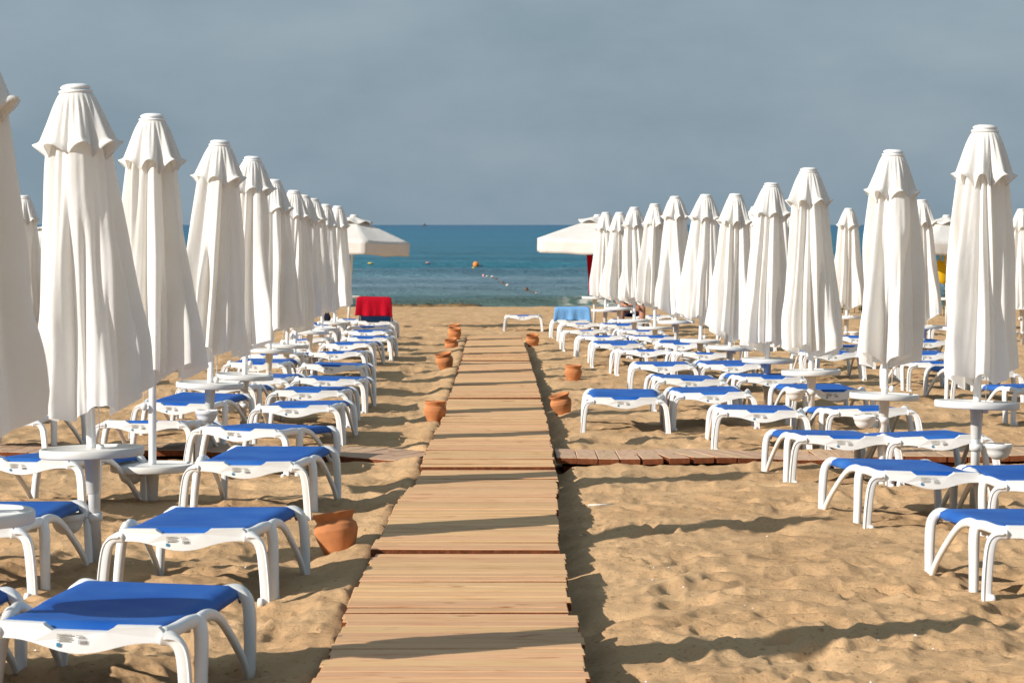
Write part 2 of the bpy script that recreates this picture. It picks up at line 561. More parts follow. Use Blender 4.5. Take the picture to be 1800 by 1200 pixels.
def base(y):
    y = np.asarray(y, float)
    z = -SLOPE * y
    z = np.where(y < 0, 0.0, z)
    return z - .065 * np.maximum(y - 73.5, 0) ** 1.15

def ground(x, y):
    x = np.asarray(x, float); y = np.asarray(y, float)
    z = base(y)
    wob = vnoise(x * .8 + 3, y * .8, 1) - .5
    xx = x + .35 * wob; yy = y + .35 * (vnoise(x * .9, y * .9 + 9, 2) - .5)
    n = .034 * (vnoise(xx / 1.15, yy / 1.15, 0) - .5)
    p = vnoise(xx / .36, yy / .42, 3)
    n = n - .024 * (sstep(.50, .85, p)) + .015 * (vnoise(x / .19, y / .19, 4) - .5)
    q = vnoise(xx / .24 + 40, yy / .27 + 11, 5)
    n = n - .024 * sstep(.60, .88, q) + .013 * (vnoise(x / .085, y / .085, 6) - .5) + .007 * (vnoise(x / .04, y / .04, 7) - .5)
    rg = 1 - np.abs(2 * vnoise(xx / .31 + 7, yy / .36 + 5, 2) - 1)
    n = n + .015 * rg ** 3 + .009 * (1 - np.abs(2 * vnoise(xx / .13, yy / .15, 1) - 1)) ** 3
    far = sstep(50, 75, y)
    n = n * (1 - .45 * far) + .03
    # keep the sand under the boards
    wl_ = np.interp(y, _wy, _wl); wr_ = np.interp(y, _wy, _wr)
    on = (y < 46.9)
    inside = sstep(-.05, .10, x - wl_) * sstep(-.16, .02, wr_ - x) * on
    bank = np.exp(-((x - wl_ + .06) / .12) ** 2) * on * (.035 + .020 * (vnoise(x * 2, y * 1.7, 7)))
    rut = np.exp(-((x - wr_ - .10) / .16) ** 2) * on * .02
    n = n * (1 - inside) - .03 * inside + bank - rut
    pf = path_y(x)
    pin = sstep(-.10, .04, y - pf) * sstep(-.05, .1, pf + PATH_D - y)
    n = n * (1 - pin) - .02 * pin
    pb = np.exp(-((y - pf + .22) / .13) ** 2) * .02 + np.exp(-((y - pf - PATH_D - .08) / .12) ** 2) * .03
    n = n + pb * (1 - inside) * (np.abs(x) < 9)
    return z + n

def gz(x, y):
    return float(ground(x, y))
def at(px, Y):
    return (px - 900) * Y / F
def zat(py, Y):
    return ZC - (py - 395) * Y / F
rnd = random.Random(11)

# ------------------------------------------------------------------ ground
def build_ground():
    ys = np.concatenate([[-80, -40, -20, -8, -2, 2, 4.5], np.geomspace(6.2, 78, 900), np.linspace(78.5, 130, 60)])
    u = np.linspace(-1, 1, 760)
    s = 1.12 * u + 10 * np.sign(u) * np.maximum(np.abs(u) - .84, 0) ** 2 * 16
    Yg, S = np.meshgrid(ys, s, indexing='ij')
    X = S * (np.maximum(Yg, 4) * .19 + .9)
    Z = ground(X, Yg)
    # footprints trodden into the dry sand
    fr = np.random.default_rng(5)
    for k in range(2300):
        fy = 8.2 / (1 - fr.random() * .80)
        fx = fr.uniform(-.26, .26) * fy
        if -.95 < fx < .52 or abs(fy - 19.8) < .75:
            continue
        r0, r1 = np.searchsorted(ys, (fy - .24, fy + .24))
        c = np.searchsorted(s, (np.array((fx - .24, fx + .24)) / (fy * .19 + .9)))
        a = fr.uniform(0, 6.28); ca, sa = math.cos(a), math.sin(a)
        dx = X[r0:r1, c[0]:c[1]] - fx; dy = Yg[r0:r1, c[0]:c[1]] - fy
        u_ = (dx * ca + dy * sa) / (.125 * fr.uniform(.8, 1.15)); v_ = (-dx * sa + dy * ca) / .055
        rr = u_ ** 2 + v_ ** 2
        d = fr.uniform(.007, .020)
        Z[r0:r1, c[0]:c[1]] += -d * np.exp(-rr ** 1.6) * (1 + .35 * u_) + d * .55 * np.exp(-((np.sqrt(rr) - 1.35) / .35) ** 2) * (.6 + .4 * np.sin(3 * np.arctan2(v_, u_) + a))
    V = np.stack([X, Yg, Z], -1).reshape(-1, 3)
    nr, nc = len(ys), len(s)
    i = np.arange(nr - 1)[:, None] * nc + np.arange(nc - 1)[None, :]
    Q = np.stack([i, i + 1, i + nc + 1, i + nc], -1).reshape(-1, 4)
    me = bpy.data.meshes.new('sand_beach')
    me.vertices.add(len(V)); me.vertices.foreach_set('co', V.ravel())
    me.loops.add(Q.size); me.loops.foreach_set('vertex_index', Q.ravel().astype(np.int32))
    me.polygons.add(len(Q)); me.polygons.foreach_set('loop_start', np.arange(0, Q.size, 4, dtype=np.int32))
    me.polygons.foreach_set('use_smooth', np.ones(len(Q), dtype=bool))
    me.update(calc_edges=True)
    me.materials.append(M['sand'])
    o = bpy.data.objects.new('sand_beach', me)
    COL.objects.link(o)
    tag(o, 'trampled golden beach sand running down to the sea', 'sand', kind='structure')
build_ground()

SEA_Z = -1.20
def sea_wave(X, Yg):
    X = np.asarray(X, float); Yg = np.asarray(Yg, float)
    fade = 1 - sstep(280, 420, Yg)
    jig = 3.0 * (vnoise(X * .035, Yg * .02, 1) - .5) + 6 * (vnoise(X * .012, Yg * .01, 2) - .5)
    Z = np.zeros_like(X)
    for yc, a, w in ((95.5, .26, 1.0), (104, .20, 1.5), (117, .26, 2.0), (133, .36, 2.4), (150, .44, 2.8), (176, .52, 3.4), (215, .5, 5), (262, .45, 7), (320, .35, 9)):
        am = a * (.30 + 1.2 * vnoise(X * .03 + yc, Yg * 0 + yc, 3))
        d = Yg + jig - yc
        Z = Z + am * np.exp(-(np.where(d < 0, d / (w * .5), d / (w * 1.6))) ** 2)
    Z = Z + .12 * (vnoise(X * .25, Yg * .33, 4) - .5) + .08 * (vnoise(X * .7, Yg * .9, 5) - .5)
    return Z * fade, jig

def build_sea():
    ys = np.concatenate([np.linspace(80, 130, 240), np.geomspace(130.5, 420, 320), np.geomspace(425, 40000, 60)])
    u = np.linspace(-1, 1, 200)
    s = u + 3 * np.sign(u) * np.maximum(np.abs(u) - .7, 0) * 2
    Yg, S = np.meshgrid(ys, s, indexing='ij')
    X = S * (Yg * .24 + 3)
    Z, jig = sea_wave(X, Yg)
    foam = np.exp(-((Yg + jig - 95.0) / .9) ** 2) * sstep(1.5, 2.2, X) * (1 - sstep(6, 8, X))
    foam += .35 * np.exp(-((Yg + jig * .5 - 93.6) / .5) ** 2) * sstep(.5, .75, vnoise(X * .2, Yg * .02, 6))
    V = np.stack([X, Yg, Z + SEA_Z], -1).reshape(-1, 3)
    nr, nc = len(ys), len(s)
    i = np.arange(nr - 1)[:, None] * nc + np.arange(nc - 1)[None, :]
    Q = np.stack([i, i + 1, i + nc + 1, i + nc], -1).reshape(-1, 4)
    me = bpy.data.meshes.new('sea')
    me.from_pydata(V.tolist(), [], Q.tolist())
    me.polygons.foreach_set('use_smooth', [True] * len(me.polygons))
    at_ = me.attributes.new('foam', 'FLOAT', 'POINT')
    at_.data.foreach_set('value', foam.clip(0, 1).ravel().astype(np.float32))
    me.materials.append(M['sea'])
    o = bpy.data.objects.new('sea', me)
    COL.objects.link(o)
    tag(o, 'calm blue green sea with low swells reaching the horizon', 'sea', kind='structure')
build_sea()

# ------------------------------------------------------------------ boardwalk
def plank_mesh(name, lx, ly, t, mat, endmat, ends='x'):
    b = .004
    v0, f0 = boxv(-lx / 2, lx / 2, -ly / 2, ly / 2, -t, 0)
    me = bpy.data.meshes.new(name)
    bm = bmesh.new()
    vs = [bm.verts.new(v) for v in v0]
    for f in f0: bm.faces.new([vs[i] for i in f])
    bmesh.ops.bevel(bm, geom=[e for e in bm.edges if all(v.co.z > -.001 for v in e.verts)], offset=b, segments=1, affect='EDGES')
    bmesh.ops.recalc_face_normals(bm, faces=bm.faces)
    bm.to_mesh(me); bm.free()
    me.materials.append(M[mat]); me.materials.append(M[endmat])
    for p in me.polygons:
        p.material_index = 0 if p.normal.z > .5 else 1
    return me

def build_boardwalk():
    root = empty('boardwalk', (-.2, 6.4, float(base(6.4))))
    tag(root, 'long pale wooden boardwalk of cross planks leading to the sea', 'boardwalk', kind='structure')
    pm = plank_mesh('plank', 1.0, .1485, .038, 'wood', 'wood_end')
    r = random.Random(3)
    y = 6.45
    pitch = .153
    inv = root.location.copy()
    while y < 46.5:
        sect = [s for s in SECT if s[0] <= y < s[1]]
        if sect:
            s = sect[0]
            t = (y - s[0]) / (s[1] - s[0])
            xl = s[2] + (s[4] - s[2]) * t; xr = s[3] + (s[5] - s[3]) * t
            lift = s[6] + .010 * math.sin(math.pi * t) 
        w = xr - xl + r.uniform(-.012, .012)
        o = bpy.data.objects.new('plank', pm)
        COL.objects.link(o)
        o.parent = root
        sag = .008 * math.sin(y * 1.7) 
        o.location = Vector(((xl + xr) / 2 + r.uniform(-.006, .006), y, float(base(y)) + BOARD_TOP + lift + sag + r.uniform(-.003, .003))) - inv
        o.rotation_euler = (r.uniform(-.03, .03) - SLOPE, r.uniform(-.004, .004), r.uniform(-.004, .004) + .0)
        o.scale = (w, r.choice((1, 1, .985, .96, .93)), 1)
        y += pitch * r.uniform(.98, 1.02)
        # small open joint between stretches
        for s2 in SECT:
            if abs(y - s2[0]) < pitch * .5 and s2[0] > 7:
                y += .034
                break
    # bearers under the boards
    for k, fr in enumerate((.18, .5, .82)):
        V, Fc = [], []
        pts = []
        for yy in np.linspace(6.5, 46.4, 60):
            l_, r_, lf = walk_edges(float(yy))
            pts.append((l_ + (r_ - l_) * fr, yy, float(base(yy)) + BOARD_TOP - .064))
        v, f = sweep(pts, rrect(.05, .045, .004, 2), (1, 0, 0))
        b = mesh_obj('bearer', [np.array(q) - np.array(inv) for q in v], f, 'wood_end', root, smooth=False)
build_boardwalk()

def build_side_path(side):
    x0, x1 = ((.30, 6.6) if side > 0 else (-.62, -6.2))
    root = empty('side_path', (x0, 19.6, float(base(19.6))))
    tag(root, 'brown plank side path running right from the boardwalk' if side > 0 else
        'brown plank side path running left from the boardwalk behind the parasols', 'path', kind='structure')
    pm = plank_mesh('plank', .138, PATH_D, .042, 'wood_path', 'wood_end')
    r = random.Random(5 + side)
    x = x0 + side * .07
    inv = root.location.copy()
    while abs(x) < abs(x1):
        o = bpy.data.objects.new('plank', pm)
        COL.objects.link(o); o.parent = root
        yc = float(path_y(x)) + PATH_D / 2
        wav = .012 * math.sin(x * 2.3) + .008 * math.sin(x * 5.1 + 1)
        # slope of the wave and of the path's bend
        dz = .012 * 2.3 * math.cos(x * 2.3) + .008 * 5.1 * math.cos(x * 5.1 + 1)
        o.location = Vector((x, yc + r.uniform(-.008, .008), float(base(yc)) + .084 + wav)) - inv
        bend = (float(path_y(x + .05)) - float(path_y(x - .05))) / .1
        o.rotation_euler = (-SLOPE, -math.atan(dz), math.atan(bend) * .9 + r.uniform(-.006, .006))
        x += side * .1425 * math.cos(math.atan(bend))
    V = []
    for fr in (.2, .8):
        pts = [(xx, float(path_y(xx)) + PATH_D * fr, float(base(19.6)) + .084 - .075) for xx in np.linspace(x0 + side * .05, x1 - side * .2, 24)]
        v, f = sweep(pts, rrect(.045, .04, .004, 2), (0, 1, 0))
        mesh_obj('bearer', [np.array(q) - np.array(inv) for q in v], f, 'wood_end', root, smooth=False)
build_side_path(1)
build_side_path(-1)

# ------------------------------------------------------------------ sun loungers
LEN = 1.22
def sling_surface(y0, y1, ny=26, nx=14, w=.252, zf=None, curl=True):
    V, Fc = [], []
    xs = list(np.linspace(-w, w, nx))
    for j in range(ny):
        t = j / (ny - 1)
        y = y0 + (y1 - y0) * t
        z = zf(y)
        row = []
        sag = -.010 * math.sin(math.pi * min(max((y - .1) / (LEN - .2), 0), 1))
        hang = .012 + .030 * float(sstep(.35, .62, y))
        ext = .010 + .030 * float(sstep(.35, .7, y))
        row.append((-w - ext, y, z - hang)); row.append((-w - ext * .8, y, z - hang * .35))
        for x in xs:
            row.append((x, y, z + sag * (1 - (x / w) ** 2)))
        row.append((w + ext * .8, y, z - hang * .35)); row.append((w + ext, y, z - hang))
        V += row
    n = nx + 4
    for j in range(ny - 1):
        for i in range(n - 1):
            Fc.append((j * n + i, j * n + i + 1, (j + 1) * n + i + 1, (j + 1) * n + i))
    return V, Fc

def zprof(y):
    z = .318 - .014 * float(sstep(.0, .35, y)) - .003 * float(sstep(.55, 1.12, y))
    z -= .030 * float(sstep(LEN - .075, LEN + .01, y)) ** 1.5
    z -= .040 * float(1 - sstep(.012, .055, y))
    return z

def make_lounger(raise_deg=None):
    root = empty('sun_lounger')
    # head panel with a dip for the sling and a wavy lower edge
    top = [(-.262, .305), (-.25, .317), (-.115, .317), (-.11, .311), (-.085, .297), (.085, .297), (.11, .311), (.115, .317), (.25, .317), (.262, .305), (.275, .28)]
    bot = [(.27, .264)]
    for x in np.linspace(.24, -.24, 17):
        bot.append((x, .226 + .040 * (1 - math.cos(min(abs(x) / .22, 1) * math.pi)) / 2 ))
    bot += [(-.27, .264)]
    out = top + bot + [(-.275, .28)]
    n = len(out)
    V = []
    for yy, ins in ((.022, 0), (-.008, 0), (-.016, .006)):
        for (x, z) in out:
            cz = .275
            V.append((x * (1 - ins * 2), yy + .10 * max(z - .25, 0) + .35 * x * x, z + (cz - z) * ins * 6))
    Fc = []
    for rr in range(2):
        for i in range(n):
            Fc.append((rr * n + i, rr * n + (i + 1) % n, (rr + 1) * n + (i + 1) % n, (rr + 1) * n + i))
    Fc.append(tuple(range(n))); Fc.append(tuple(range(2 * n, 3 * n))[::-1])
    panel = fix_normals(mesh_obj('head_panel', V, Fc, 'plastic', root, smooth=False))
    # faint printed sticker: grey text block, bar code, blue square
    sv, sf, sm = [], [], []
    def card(x0, x1, z0, z1, mi, d=.0015):
        o = len(sv)
        for x, z in ((x0, z0), (x1, z0), (x1, z1), (x0, z1)):
            sv.append((x, -.0165 - d + .10 * max(z - .25, 0) + .35 * x * x, z))
        sf.append((o, o + 1, o + 2, o + 3)); sm.append(mi)
    for k in range(4):
        card(-.068, -.020 - .006 * (k % 2), .284 - k * .0062, .2878 - k * .0062, 0)
    card(-.068, -.055, .2475, .2600, 1)
    for k in range(7):
        card(.002 + k * .0042, .0044 + k * .0042, .258, .271, 2)
    for k in range(2):
        card(-.006, .024 - k * .008, .277 + k * .006, .280 + k * .006, 0)
    mesh_obj('sticker', sv, sf, ['st_grey', 'st_blue', 'st_ink'], panel, midx=sm, smooth=False)
    for s in (-1, 1):
        # head leg, curving out of the panel's shoulder
        pts = spline([(s * .250, .024, .284), (s * .292, .030, .276), (s * .322, .026, .235), (s * .338, .016, .12), (s * .347, .006, -.03)], 6)
        v, f = sweep(pts, rrect(.038, .048, .008, 3), (s, 0, .3))
        lg = fix_normals(mesh_obj('leg', v, f, 'plastic', root))
        # flange along the leg's outer edge
        v, f = sweep([p + np.array((s * .018, -.023, 0)) for p in pts], rrect(.008, .010, .003, 2), (s, 0, .3))
        fix_normals(mesh_obj('flange', v, f, 'plastic', lg))
        v, f = lathe([(.004, -.011), (.019, -.011), (.022, -.006), (.022, .006), (.019, .011), (.004, .011)], 16)
        wv = [(s * .327 + z_, -.018 + x_, .012 + y_) for x_, y_, z_ in v]
        fix_normals(mesh_obj('wheel', wv, f, 'plastic', lg))
        # rail from panel to the middle leg
        pts = spline([(s * .255, .03, .292), (s * .272, .14, .290), (s * .292, .26, .297), (s * .306, .36, .292)], 5)
        v, f = sweep(pts, rrect(.040, .044, .018, 4), (s, 0, 0))
        fix_normals(mesh_obj('side_rail', v, f, 'plastic', root))
        # middle leg with a rounded shoulder
        pts = spline([(s * .296, .350, .296), (s * .312, .340, .284), (s * .325, .318, .235), (s * .333, .285, .12), (s * .340, .262, -.03)], 6)
        secs = []
        for i in range(len(pts)):
            t = i / (len(pts) - 1)
            secs.append(rrect(.047 - .008 * t - .018 * max(0, 1 - 6 * t), .072 - .022 * t - .03 * max(0, 1 - 6 * t), .022, 5))
        v, f = sweep(pts, secs, (s, 0, .25))
        fix_normals(mesh_obj('leg', v, f, 'plastic', root))
        # arched brace down to the foot leg
        pts = spline([(s * .304, .33, .290), (s * .316, .45, .296), (s * .322, .62, .262), (s * .326, .84, .168), (s * .331, 1.03, .065), (s * .334, 1.15, -.03)], 6)
        secs = [rrect(.034 - .012 * min(i / 12, 1), .046 - .010 * min(i / 12, 1), .014, 4) for i in range(len(pts))]
        v, f = sweep(pts, secs, (s, 0, 0))
        fix_normals(mesh_obj('brace', v, f, 'plastic', root))
        # foot leg wrapping down from the end rail
        pts = spline([(s * .20, LEN - .03, .272), (s * .262, LEN - .03, .280), (s * .302, LEN - .025, .264), (s * .322, LEN - .03, .220), (s * .332, LEN - .05, .12), (s * .337, LEN - .07, -.03)], 6)
        secs = [rrect(.036, .056 + .018 * math.sin(math.pi * i / (len(pts) - 1)), .012, 3) for i in range(len(pts))]
        v, f = sweep(pts, secs, (s, 0, .4))
        fix_normals(mesh_obj('leg', v, f, 'plastic', root))
        # rail under the sling
        pts = [(s * .268, y, zprof(y) - .030) for y in np.linspace(.36, LEN - .04, 12)]
        v, f = sweep(pts, rrect(.030, .034, .010, 3), (1, 0, 0))
        fix_normals(mesh_obj('side_rail', v, f, 'plastic', root))
    # cross bars
    for y in (.40, LEN - .06):
        v, f = sweep([(-.27, y, zprof(y) - .045), (0, y, zprof(y) - .055), (.27, y, zprof(y) - .045)], rrect(.035, .03, .010, 3), (0, 1, 0))
        fix_normals(mesh_obj('cross_bar', v, f, 'plastic', root))
    if raise_deg is None:
        v, f = sling_surface(.022, LEN, zf=zprof)
        o = mesh_obj('sling', v, f, 'sling', root)
    else:
        hy = .66
        v, f = sling_surface(hy, LEN, zf=zprof)
        o = mesh_obj('sling', v, f, 'sling', root)
        md = o.modifiers.new('thick', 'SOLIDIFY'); md.thickness = .010; md.offset = -1
        a = math.radians(raise_deg)
        v, f = sling_surface(.03, hy, zf=lambda y: 0.0)
        hz = zprof(hy)
        v = [(x, hy - (hy - y) * math.cos(a) + z * math.sin(a), hz + (hy - y) * math.sin(a) + z * math.cos(a)) for x, y, z in v]
        o = mesh_obj('backrest', v, f, 'sling', root)
        for s in (-1, 1):
            pts = [(s * .262, hy - d * math.cos(a), hz + d * math.sin(a) - .012) for d in np.linspace(0, hy - .02, 6)]
            v, f = sweep(pts, rrect(.032, .034, .010, 3), (1, 0, 0))
            fix_normals(mesh_obj('backrest_rail', v, f, 'plastic', root))
        d = hy - .02
        v, f = sweep([(-.262, hy - d * math.cos(a), hz + d * math.sin(a) - .012), (.262, hy - d * math.cos(a), hz + d * math.sin(a) - .012)], rrect(.034, .034, .010, 3), (0, 1, 0))
        fix_normals(mesh_obj('backrest_rail', v, f, 'plastic', root))
    md = o.modifiers.new('thick', 'SOLIDIFY'); md.thickness = .010; md.offset = -1
    return root

def seat_on_sand(o, x, y, rz, sink=.012, up=0.0):
    """stand a lounger on the sand: level along its legs"""
    c, s = math.cos(rz), math.sin(rz)
    hs = []
    for lx, ly in ((-.345, .01), (.345, .01), (-.335, LEN - .08), (.335, LEN - .08)):
        hs.append(gz(x + lx * c - ly * s, y + lx * s + ly * c))
    zf = (hs[0] + hs[1]) / 2; zb = (hs[2] + hs[3]) / 2
    pitch = math.atan2(zb - zf, LEN - .09) + up
    roll = math.atan2((hs[1] + hs[3] - hs[0] - hs[2]) / 2, .68)
    o.location = (x, y, zf - sink)
    o.rotation_euler = (pitch, -roll * .8, rz)

ordw = ['first', 'second', 'third', 'fourth', 'fifth', 'sixth', 'seventh', 'eighth', 'ninth', 'tenth', 'eleventh', 'twelfth', 'thirteenth', 'fourteenth', 'fifteenth', 'sixteenth', 'seventeenth']
# (centre x in metres, distance of the head panel, turn in degrees)
INNER_L = [(-1.358, 8.88, -5), (-1.363, 11.80, -4.5), (-1.45, 15.45, -5), (-1.80, 18.55, -13), (-1.62, 21.2, -3), (-1.70, 23.6, -3), (-1.68, 25.7, -2), (-1.84, 28.7, -3), (-2.01, 32.4, -2), (-2.06, 35.2, -3), (-1.95, 37.7, -2), (-2.10, 40.7, -2), (-2.19, 43.2, -2)]
OUTER_L = [(-2.12, 8.85, -3), (-2.38, 12.1, -4), (-2.69, 15.6, -10), (-2.53, 19.4, -4), (-2.65, 22.3, -8), (-2.53, 24.2, -3), (-2.36, 25.9, -5), (-2.67, 29.4, -4), (-2.72, 32.0, -3), (-2.74, 37.6, -2), (-2.87, 41.0, -2), (-2.98, 44.4, -2), (-2.76, 48.0, -2)]
FAR_L = [(-3.70, 20.5, -6), (-4.6, 25.5, -3), (-4.5, 30.5, 3), (-5.1, 36.0, -4)]
INNER_R = [(2.335, 11.95, 4), (2.205, 14.95, 6), (2.10, 17.85, 4), (1.82, 20.7, 1), (.92, 23.0, -1), (1.67, 23.35, 3), (1.62, 25.6, 3), (1.56, 29.1, 0), (1.57, 33.2, 4), (1.35, 35.7, 1), (1.23, 38.5, 1), (1.09, 41.2, 0), (1.09, 44.4, 1)]
OUTER_R = [(2.80, 14.6, 1), (2.68, 17.65, 3), (2.64, 20.7, 4), (2.66, 23.5, 4), (2.40, 26.1, 4), (2.28, 29.1, 1), (2.16, 32.0, 2), (2.14, 35.8, -2), (1.95, 38.4, 1), (1.89, 41.1, 1), (1.72, 44.1, 0), (1.98, 47.2, 0), (2.52, 50.2, -2)]
FAR_R = [(4.62, 24.3, 6), (4.55, 27.2, 5), (4.48, 29.7, 7), (4.72, 32.2, 2), (4.10, 34.9, 0), (4.62, 38.2, 0), (5.35, 36.5, 2), (6.75, 43.4, 3), (3.6, 31.8, 0), (3.35, 36.4, 0), (3.45, 41.0, 2)]
def row_label(row, i, n):
    o = ordw[i]
    return {'il': f'{o} lounger from the front in the row just left of the boardwalk',
            'ol': f'{o} lounger from the front in the outer left row, beyond the parasol poles',
            'fl': f'{o} lounger from the front farthest left behind the left parasols',
            'ir': f'{o} lounger from the front in the row just right of the boardwalk',
            'or': f'{o} lounger from the front in the outer right row among the parasol poles',
            'fr': f'{o} lounger from the front in the far right rows behind the right parasols'}[row]
proto = make_lounger()
index_kids(proto)
first = True
LOUNGERS = {}
for row, lst, grp in (('il', INNER_L, 'loungers left of the boardwalk'), ('ol', OUTER_L, 'loungers left of the boardwalk'), ('fl', FAR_L, 'loungers left of the boardwalk'),
                      ('ir', INNER_R, 'loungers right of the boardwalk'), ('or', OUTER_R, 'loungers right of the boardwalk'), ('fr', FAR_R, 'loungers right of the boardwalk')):
    for i, (x, y, a) in enumerate(lst):
        o = proto if first else copy_tree(proto)
        first = False
        seat_on_sand(o, x, y, math.radians(a + (rnd.uniform(-2, 2) if i > 2 else 0)), up=.022 if (row == 'il' and i < 3) else 0.0)
        tag(o, row_label(row, i, len(lst)), 'sun lounger', grp)
        LOUNGERS[(row, i)] = o
o = copy_tree(proto); seat_on_sand(o, .20, 51.4, math.radians(-1))
tag(o, 'lone white lounger standing on open sand beyond the end of the boardwalk', 'sun lounger', 'loungers right of the boardwalk')
red = make_lounger(37); seat_on_sand(red, -2.27, 46.3, math.radians(-2))
tag(red, 'lounger with raised backrest under the red towel, left of the boardwalk', 'sun lounger', 'loungers left of the boardwalk')
blu = make_lounger(19); seat_on_sand(blu, 1.0, 47.0, math.radians(1))
tag(blu, 'lounger with raised backrest under the light blue towel, right of the boardwalk', 'sun lounger', 'loungers right of the boardwalk')

def towel(name, lounger, deg, mat, label, w, back, front, seed):
    a = math.radians(deg)
    hy = .66; hz = zprof(hy)
    d = hy - .015
    ty = hy - d * math.cos(a); tz = hz + d * math.sin(a) + .014
    r = np.random.default_rng(seed)
    ph = r.random(6) * 6.28
    V, Fc = [], []
    nx, ns = 30, 26
    for j in range(ns):
        s = -front + (front + back) * j / (ns - 1)       # s<0 lies down the backrest, s>0 hangs free towards the camera
        for i in range(nx):
            u = -1 + 2 * i / (nx - 1)
            x = u * w / 2 * (1 + .10 * max(s, 0) / back)
            wav = .5 * math.sin(u * 7 + ph[0]) + .3 * math.sin(u * 13 + ph[1]) + .2 * math.sin(u * 3 + ph[2])
            if s <= 0:
                y = ty + (-s) * math.cos(a); z = tz - (-s) * math.sin(a) + .004
            else:
                hang = 1 - .10 * (.5 + .5 * math.sin(u * 2.2 + ph[3]))
                k = min(s / .04, 1)
                y = ty - .022 * k - .030 * wav * (s / back); z = tz - s * hang - .02 * u * (s / back)
            if abs(u) > .93:
                z -= .012
            V.append((x, y, z))
    for j in range(ns - 1):
        for i in range(nx - 1):
            Fc.append((j * nx + i, j * nx + i + 1, (j + 1) * nx + i + 1, (j + 1) * nx + i))
    o = mesh_obj(name, V, Fc, mat)
    md = o.modifiers.new('thick', 'SOLIDIFY'); md.thickness = .008
    o.location = lounger.location; o.rotation_euler = lounger.rotation_euler
    tag(o, label, 'towel')
towel('towel', red, 37, 'red_towel', 'bright red towel hung over a raised lounger backrest', .56, .32, .35, 1)
towel('towel', blu, 19, 'blue_towel', 'light blue towel draped over a raised lounger backrest', .58, .24, .40, 2)

# ------------------------------------------------------------------ parasols
def canopy_mesh(seed):
    """closed canopy hanging in loose folds from the pole's head; z=0 is the pole top"""
    r = np.random.default_rng(seed)
    nk = 20
    ang = (np.arange(nk) + r.uniform(-.34, .34, nk)) / nk * 2 * math.pi
    dep = r.uniform(.16, .66, nk) * np.where(np.arange(nk) % 2 == 0, 1.0, .62)
    wid = r.uniform(.035, .105, nk)
    drift = r.uniform(-.16, .16, nk)
    t0 = np.where(r.random(nk) < .3, r.uniform(.1, .5, nk), -.3)
    side = r.choice([-1, 1], nk)
    ph = r.random(14) * 6.28
    NT, NZ = 260, 50
    th = np.linspace(0, 2 * math.pi, NT, endpoint=False)
    V = np.zeros((NZ, NT, 3))
    length = 1.46
    for j in range(NZ):
        t = j / (NZ - 1)
        z = -.10 - t * (length - .10)
        R = .066 + .052 * float(sstep(0, .15, t)) + .164 * t ** 1.08
        tw = .16 * math.sin(ph[0]) * t
        rad = np.ones(NT)
        for k in range(nk):
            c = ang[k] + tw + drift[k] * t + .03 * math.sin(5 * t + k)
            d = (th - c + math.pi) % (2 * math.pi) - math.pi
            on = float(sstep(t0[k], t0[k] + .35, t))
            w = wid[k] * (1.15 + .5 * t)
            sharp = np.where(d * side[k] > 0, d / (w * 2.3), d / w)
            rad -= on * dep[k] * (.62 + .5 * t) * np.exp(-np.abs(sharp) ** 1.5)
            rad += on * .30 * dep[k] * np.exp(-((d + side[k] * w * 2.0) / (w * 1.3)) ** 2)
        rad = R * (1.02 + (rad - 1) * .95)
        rad *= 1 + .05 * np.cos(2 * th + ph[2]) + .045 * t * np.cos(th + ph[3]) + .035 * np.cos(3 * th + ph[11] + t)
        rad += t * (.005 * np.sin(17 * th + ph[5] - 3 * t) + .003 * np.sin(31 * th + ph[6] + 2 * t))
        rad += .007 * np.sin(7 * t + ph[7] + 3 * th) * t
        rad *= 1 + .07 * np.exp(-((t - .82) / .10) ** 2) * np.cos(th * 2 + ph[8]) - .05 * float(sstep(.93, 1, t)) * (.5 + .5 * np.cos(3 * th + ph[12]))
        zz = z + t ** 3 * (.035 * np.sin(th + ph[9]) + .022 * np.sin(4 * th + ph[10]) + .10 * (rad / R - 1))
        V[j, :, 0] = rad * np.cos(th); V[j, :, 1] = rad * np.sin(th); V[j, :, 2] = zz
    Fc = []
    for j in range(NZ - 1):
        for i in range(NT):
            Fc.append((j * NT + i, (j + 1) * NT + i, (j + 1) * NT + (i + 1) % NT, j * NT + (i + 1) % NT))
    return V.reshape(-1, 3), Fc

def vent_mesh(seed):
    """upper tier: a short skirt with a ruffled hem"""
    r = np.random.default_rng(seed + 100)
    ph = r.random(8) * 6.28
    NT, NZ = 192, 22
    th = np.linspace(0, 2 * math.pi, NT, endpoint=False)
    n = 8
    warp = th + .16 * np.sin(th + ph[0]) + .10 * np.sin(2 * th + ph[1])
    V = np.zeros((NZ, NT, 3))
    tip = np.abs(np.cos(n / 2 * warp))            # 1 at rib tips, 0 between
    amp = 1 + .35 * np.sin(th * 2 + ph[2])
    for j in range(NZ):
        t = j / (NZ - 1)
        R = .072 + .080 * t ** .72
        rad = R + t ** 1.5 * .052 * amp * (tip ** 1.3 - .36) + .004 * np.sin(n * 3 * th + ph[3]) * min(t * 4, 1) * (1 - t * .4)
        flare = max(t - .88, 0) / .12
        rad = rad + .011 * flare * (.6 + tip)
        z = -.028 - t * .250 - t ** 2 * .055 * (1 - tip) * amp + .020 * flare * tip
        V[j, :, 0] = rad * np.cos(th); V[j, :, 1] = rad * np.sin(th); V[j, :, 2] = z
    Fc = []
    for j in range(NZ - 1):
        for i in range(NT):
            Fc.append((j * NT + i, (j + 1) * NT + i, (j + 1) * NT + (i + 1) % NT, j * NT + (i + 1) % NT))
    return V.reshape(-1, 3), Fc

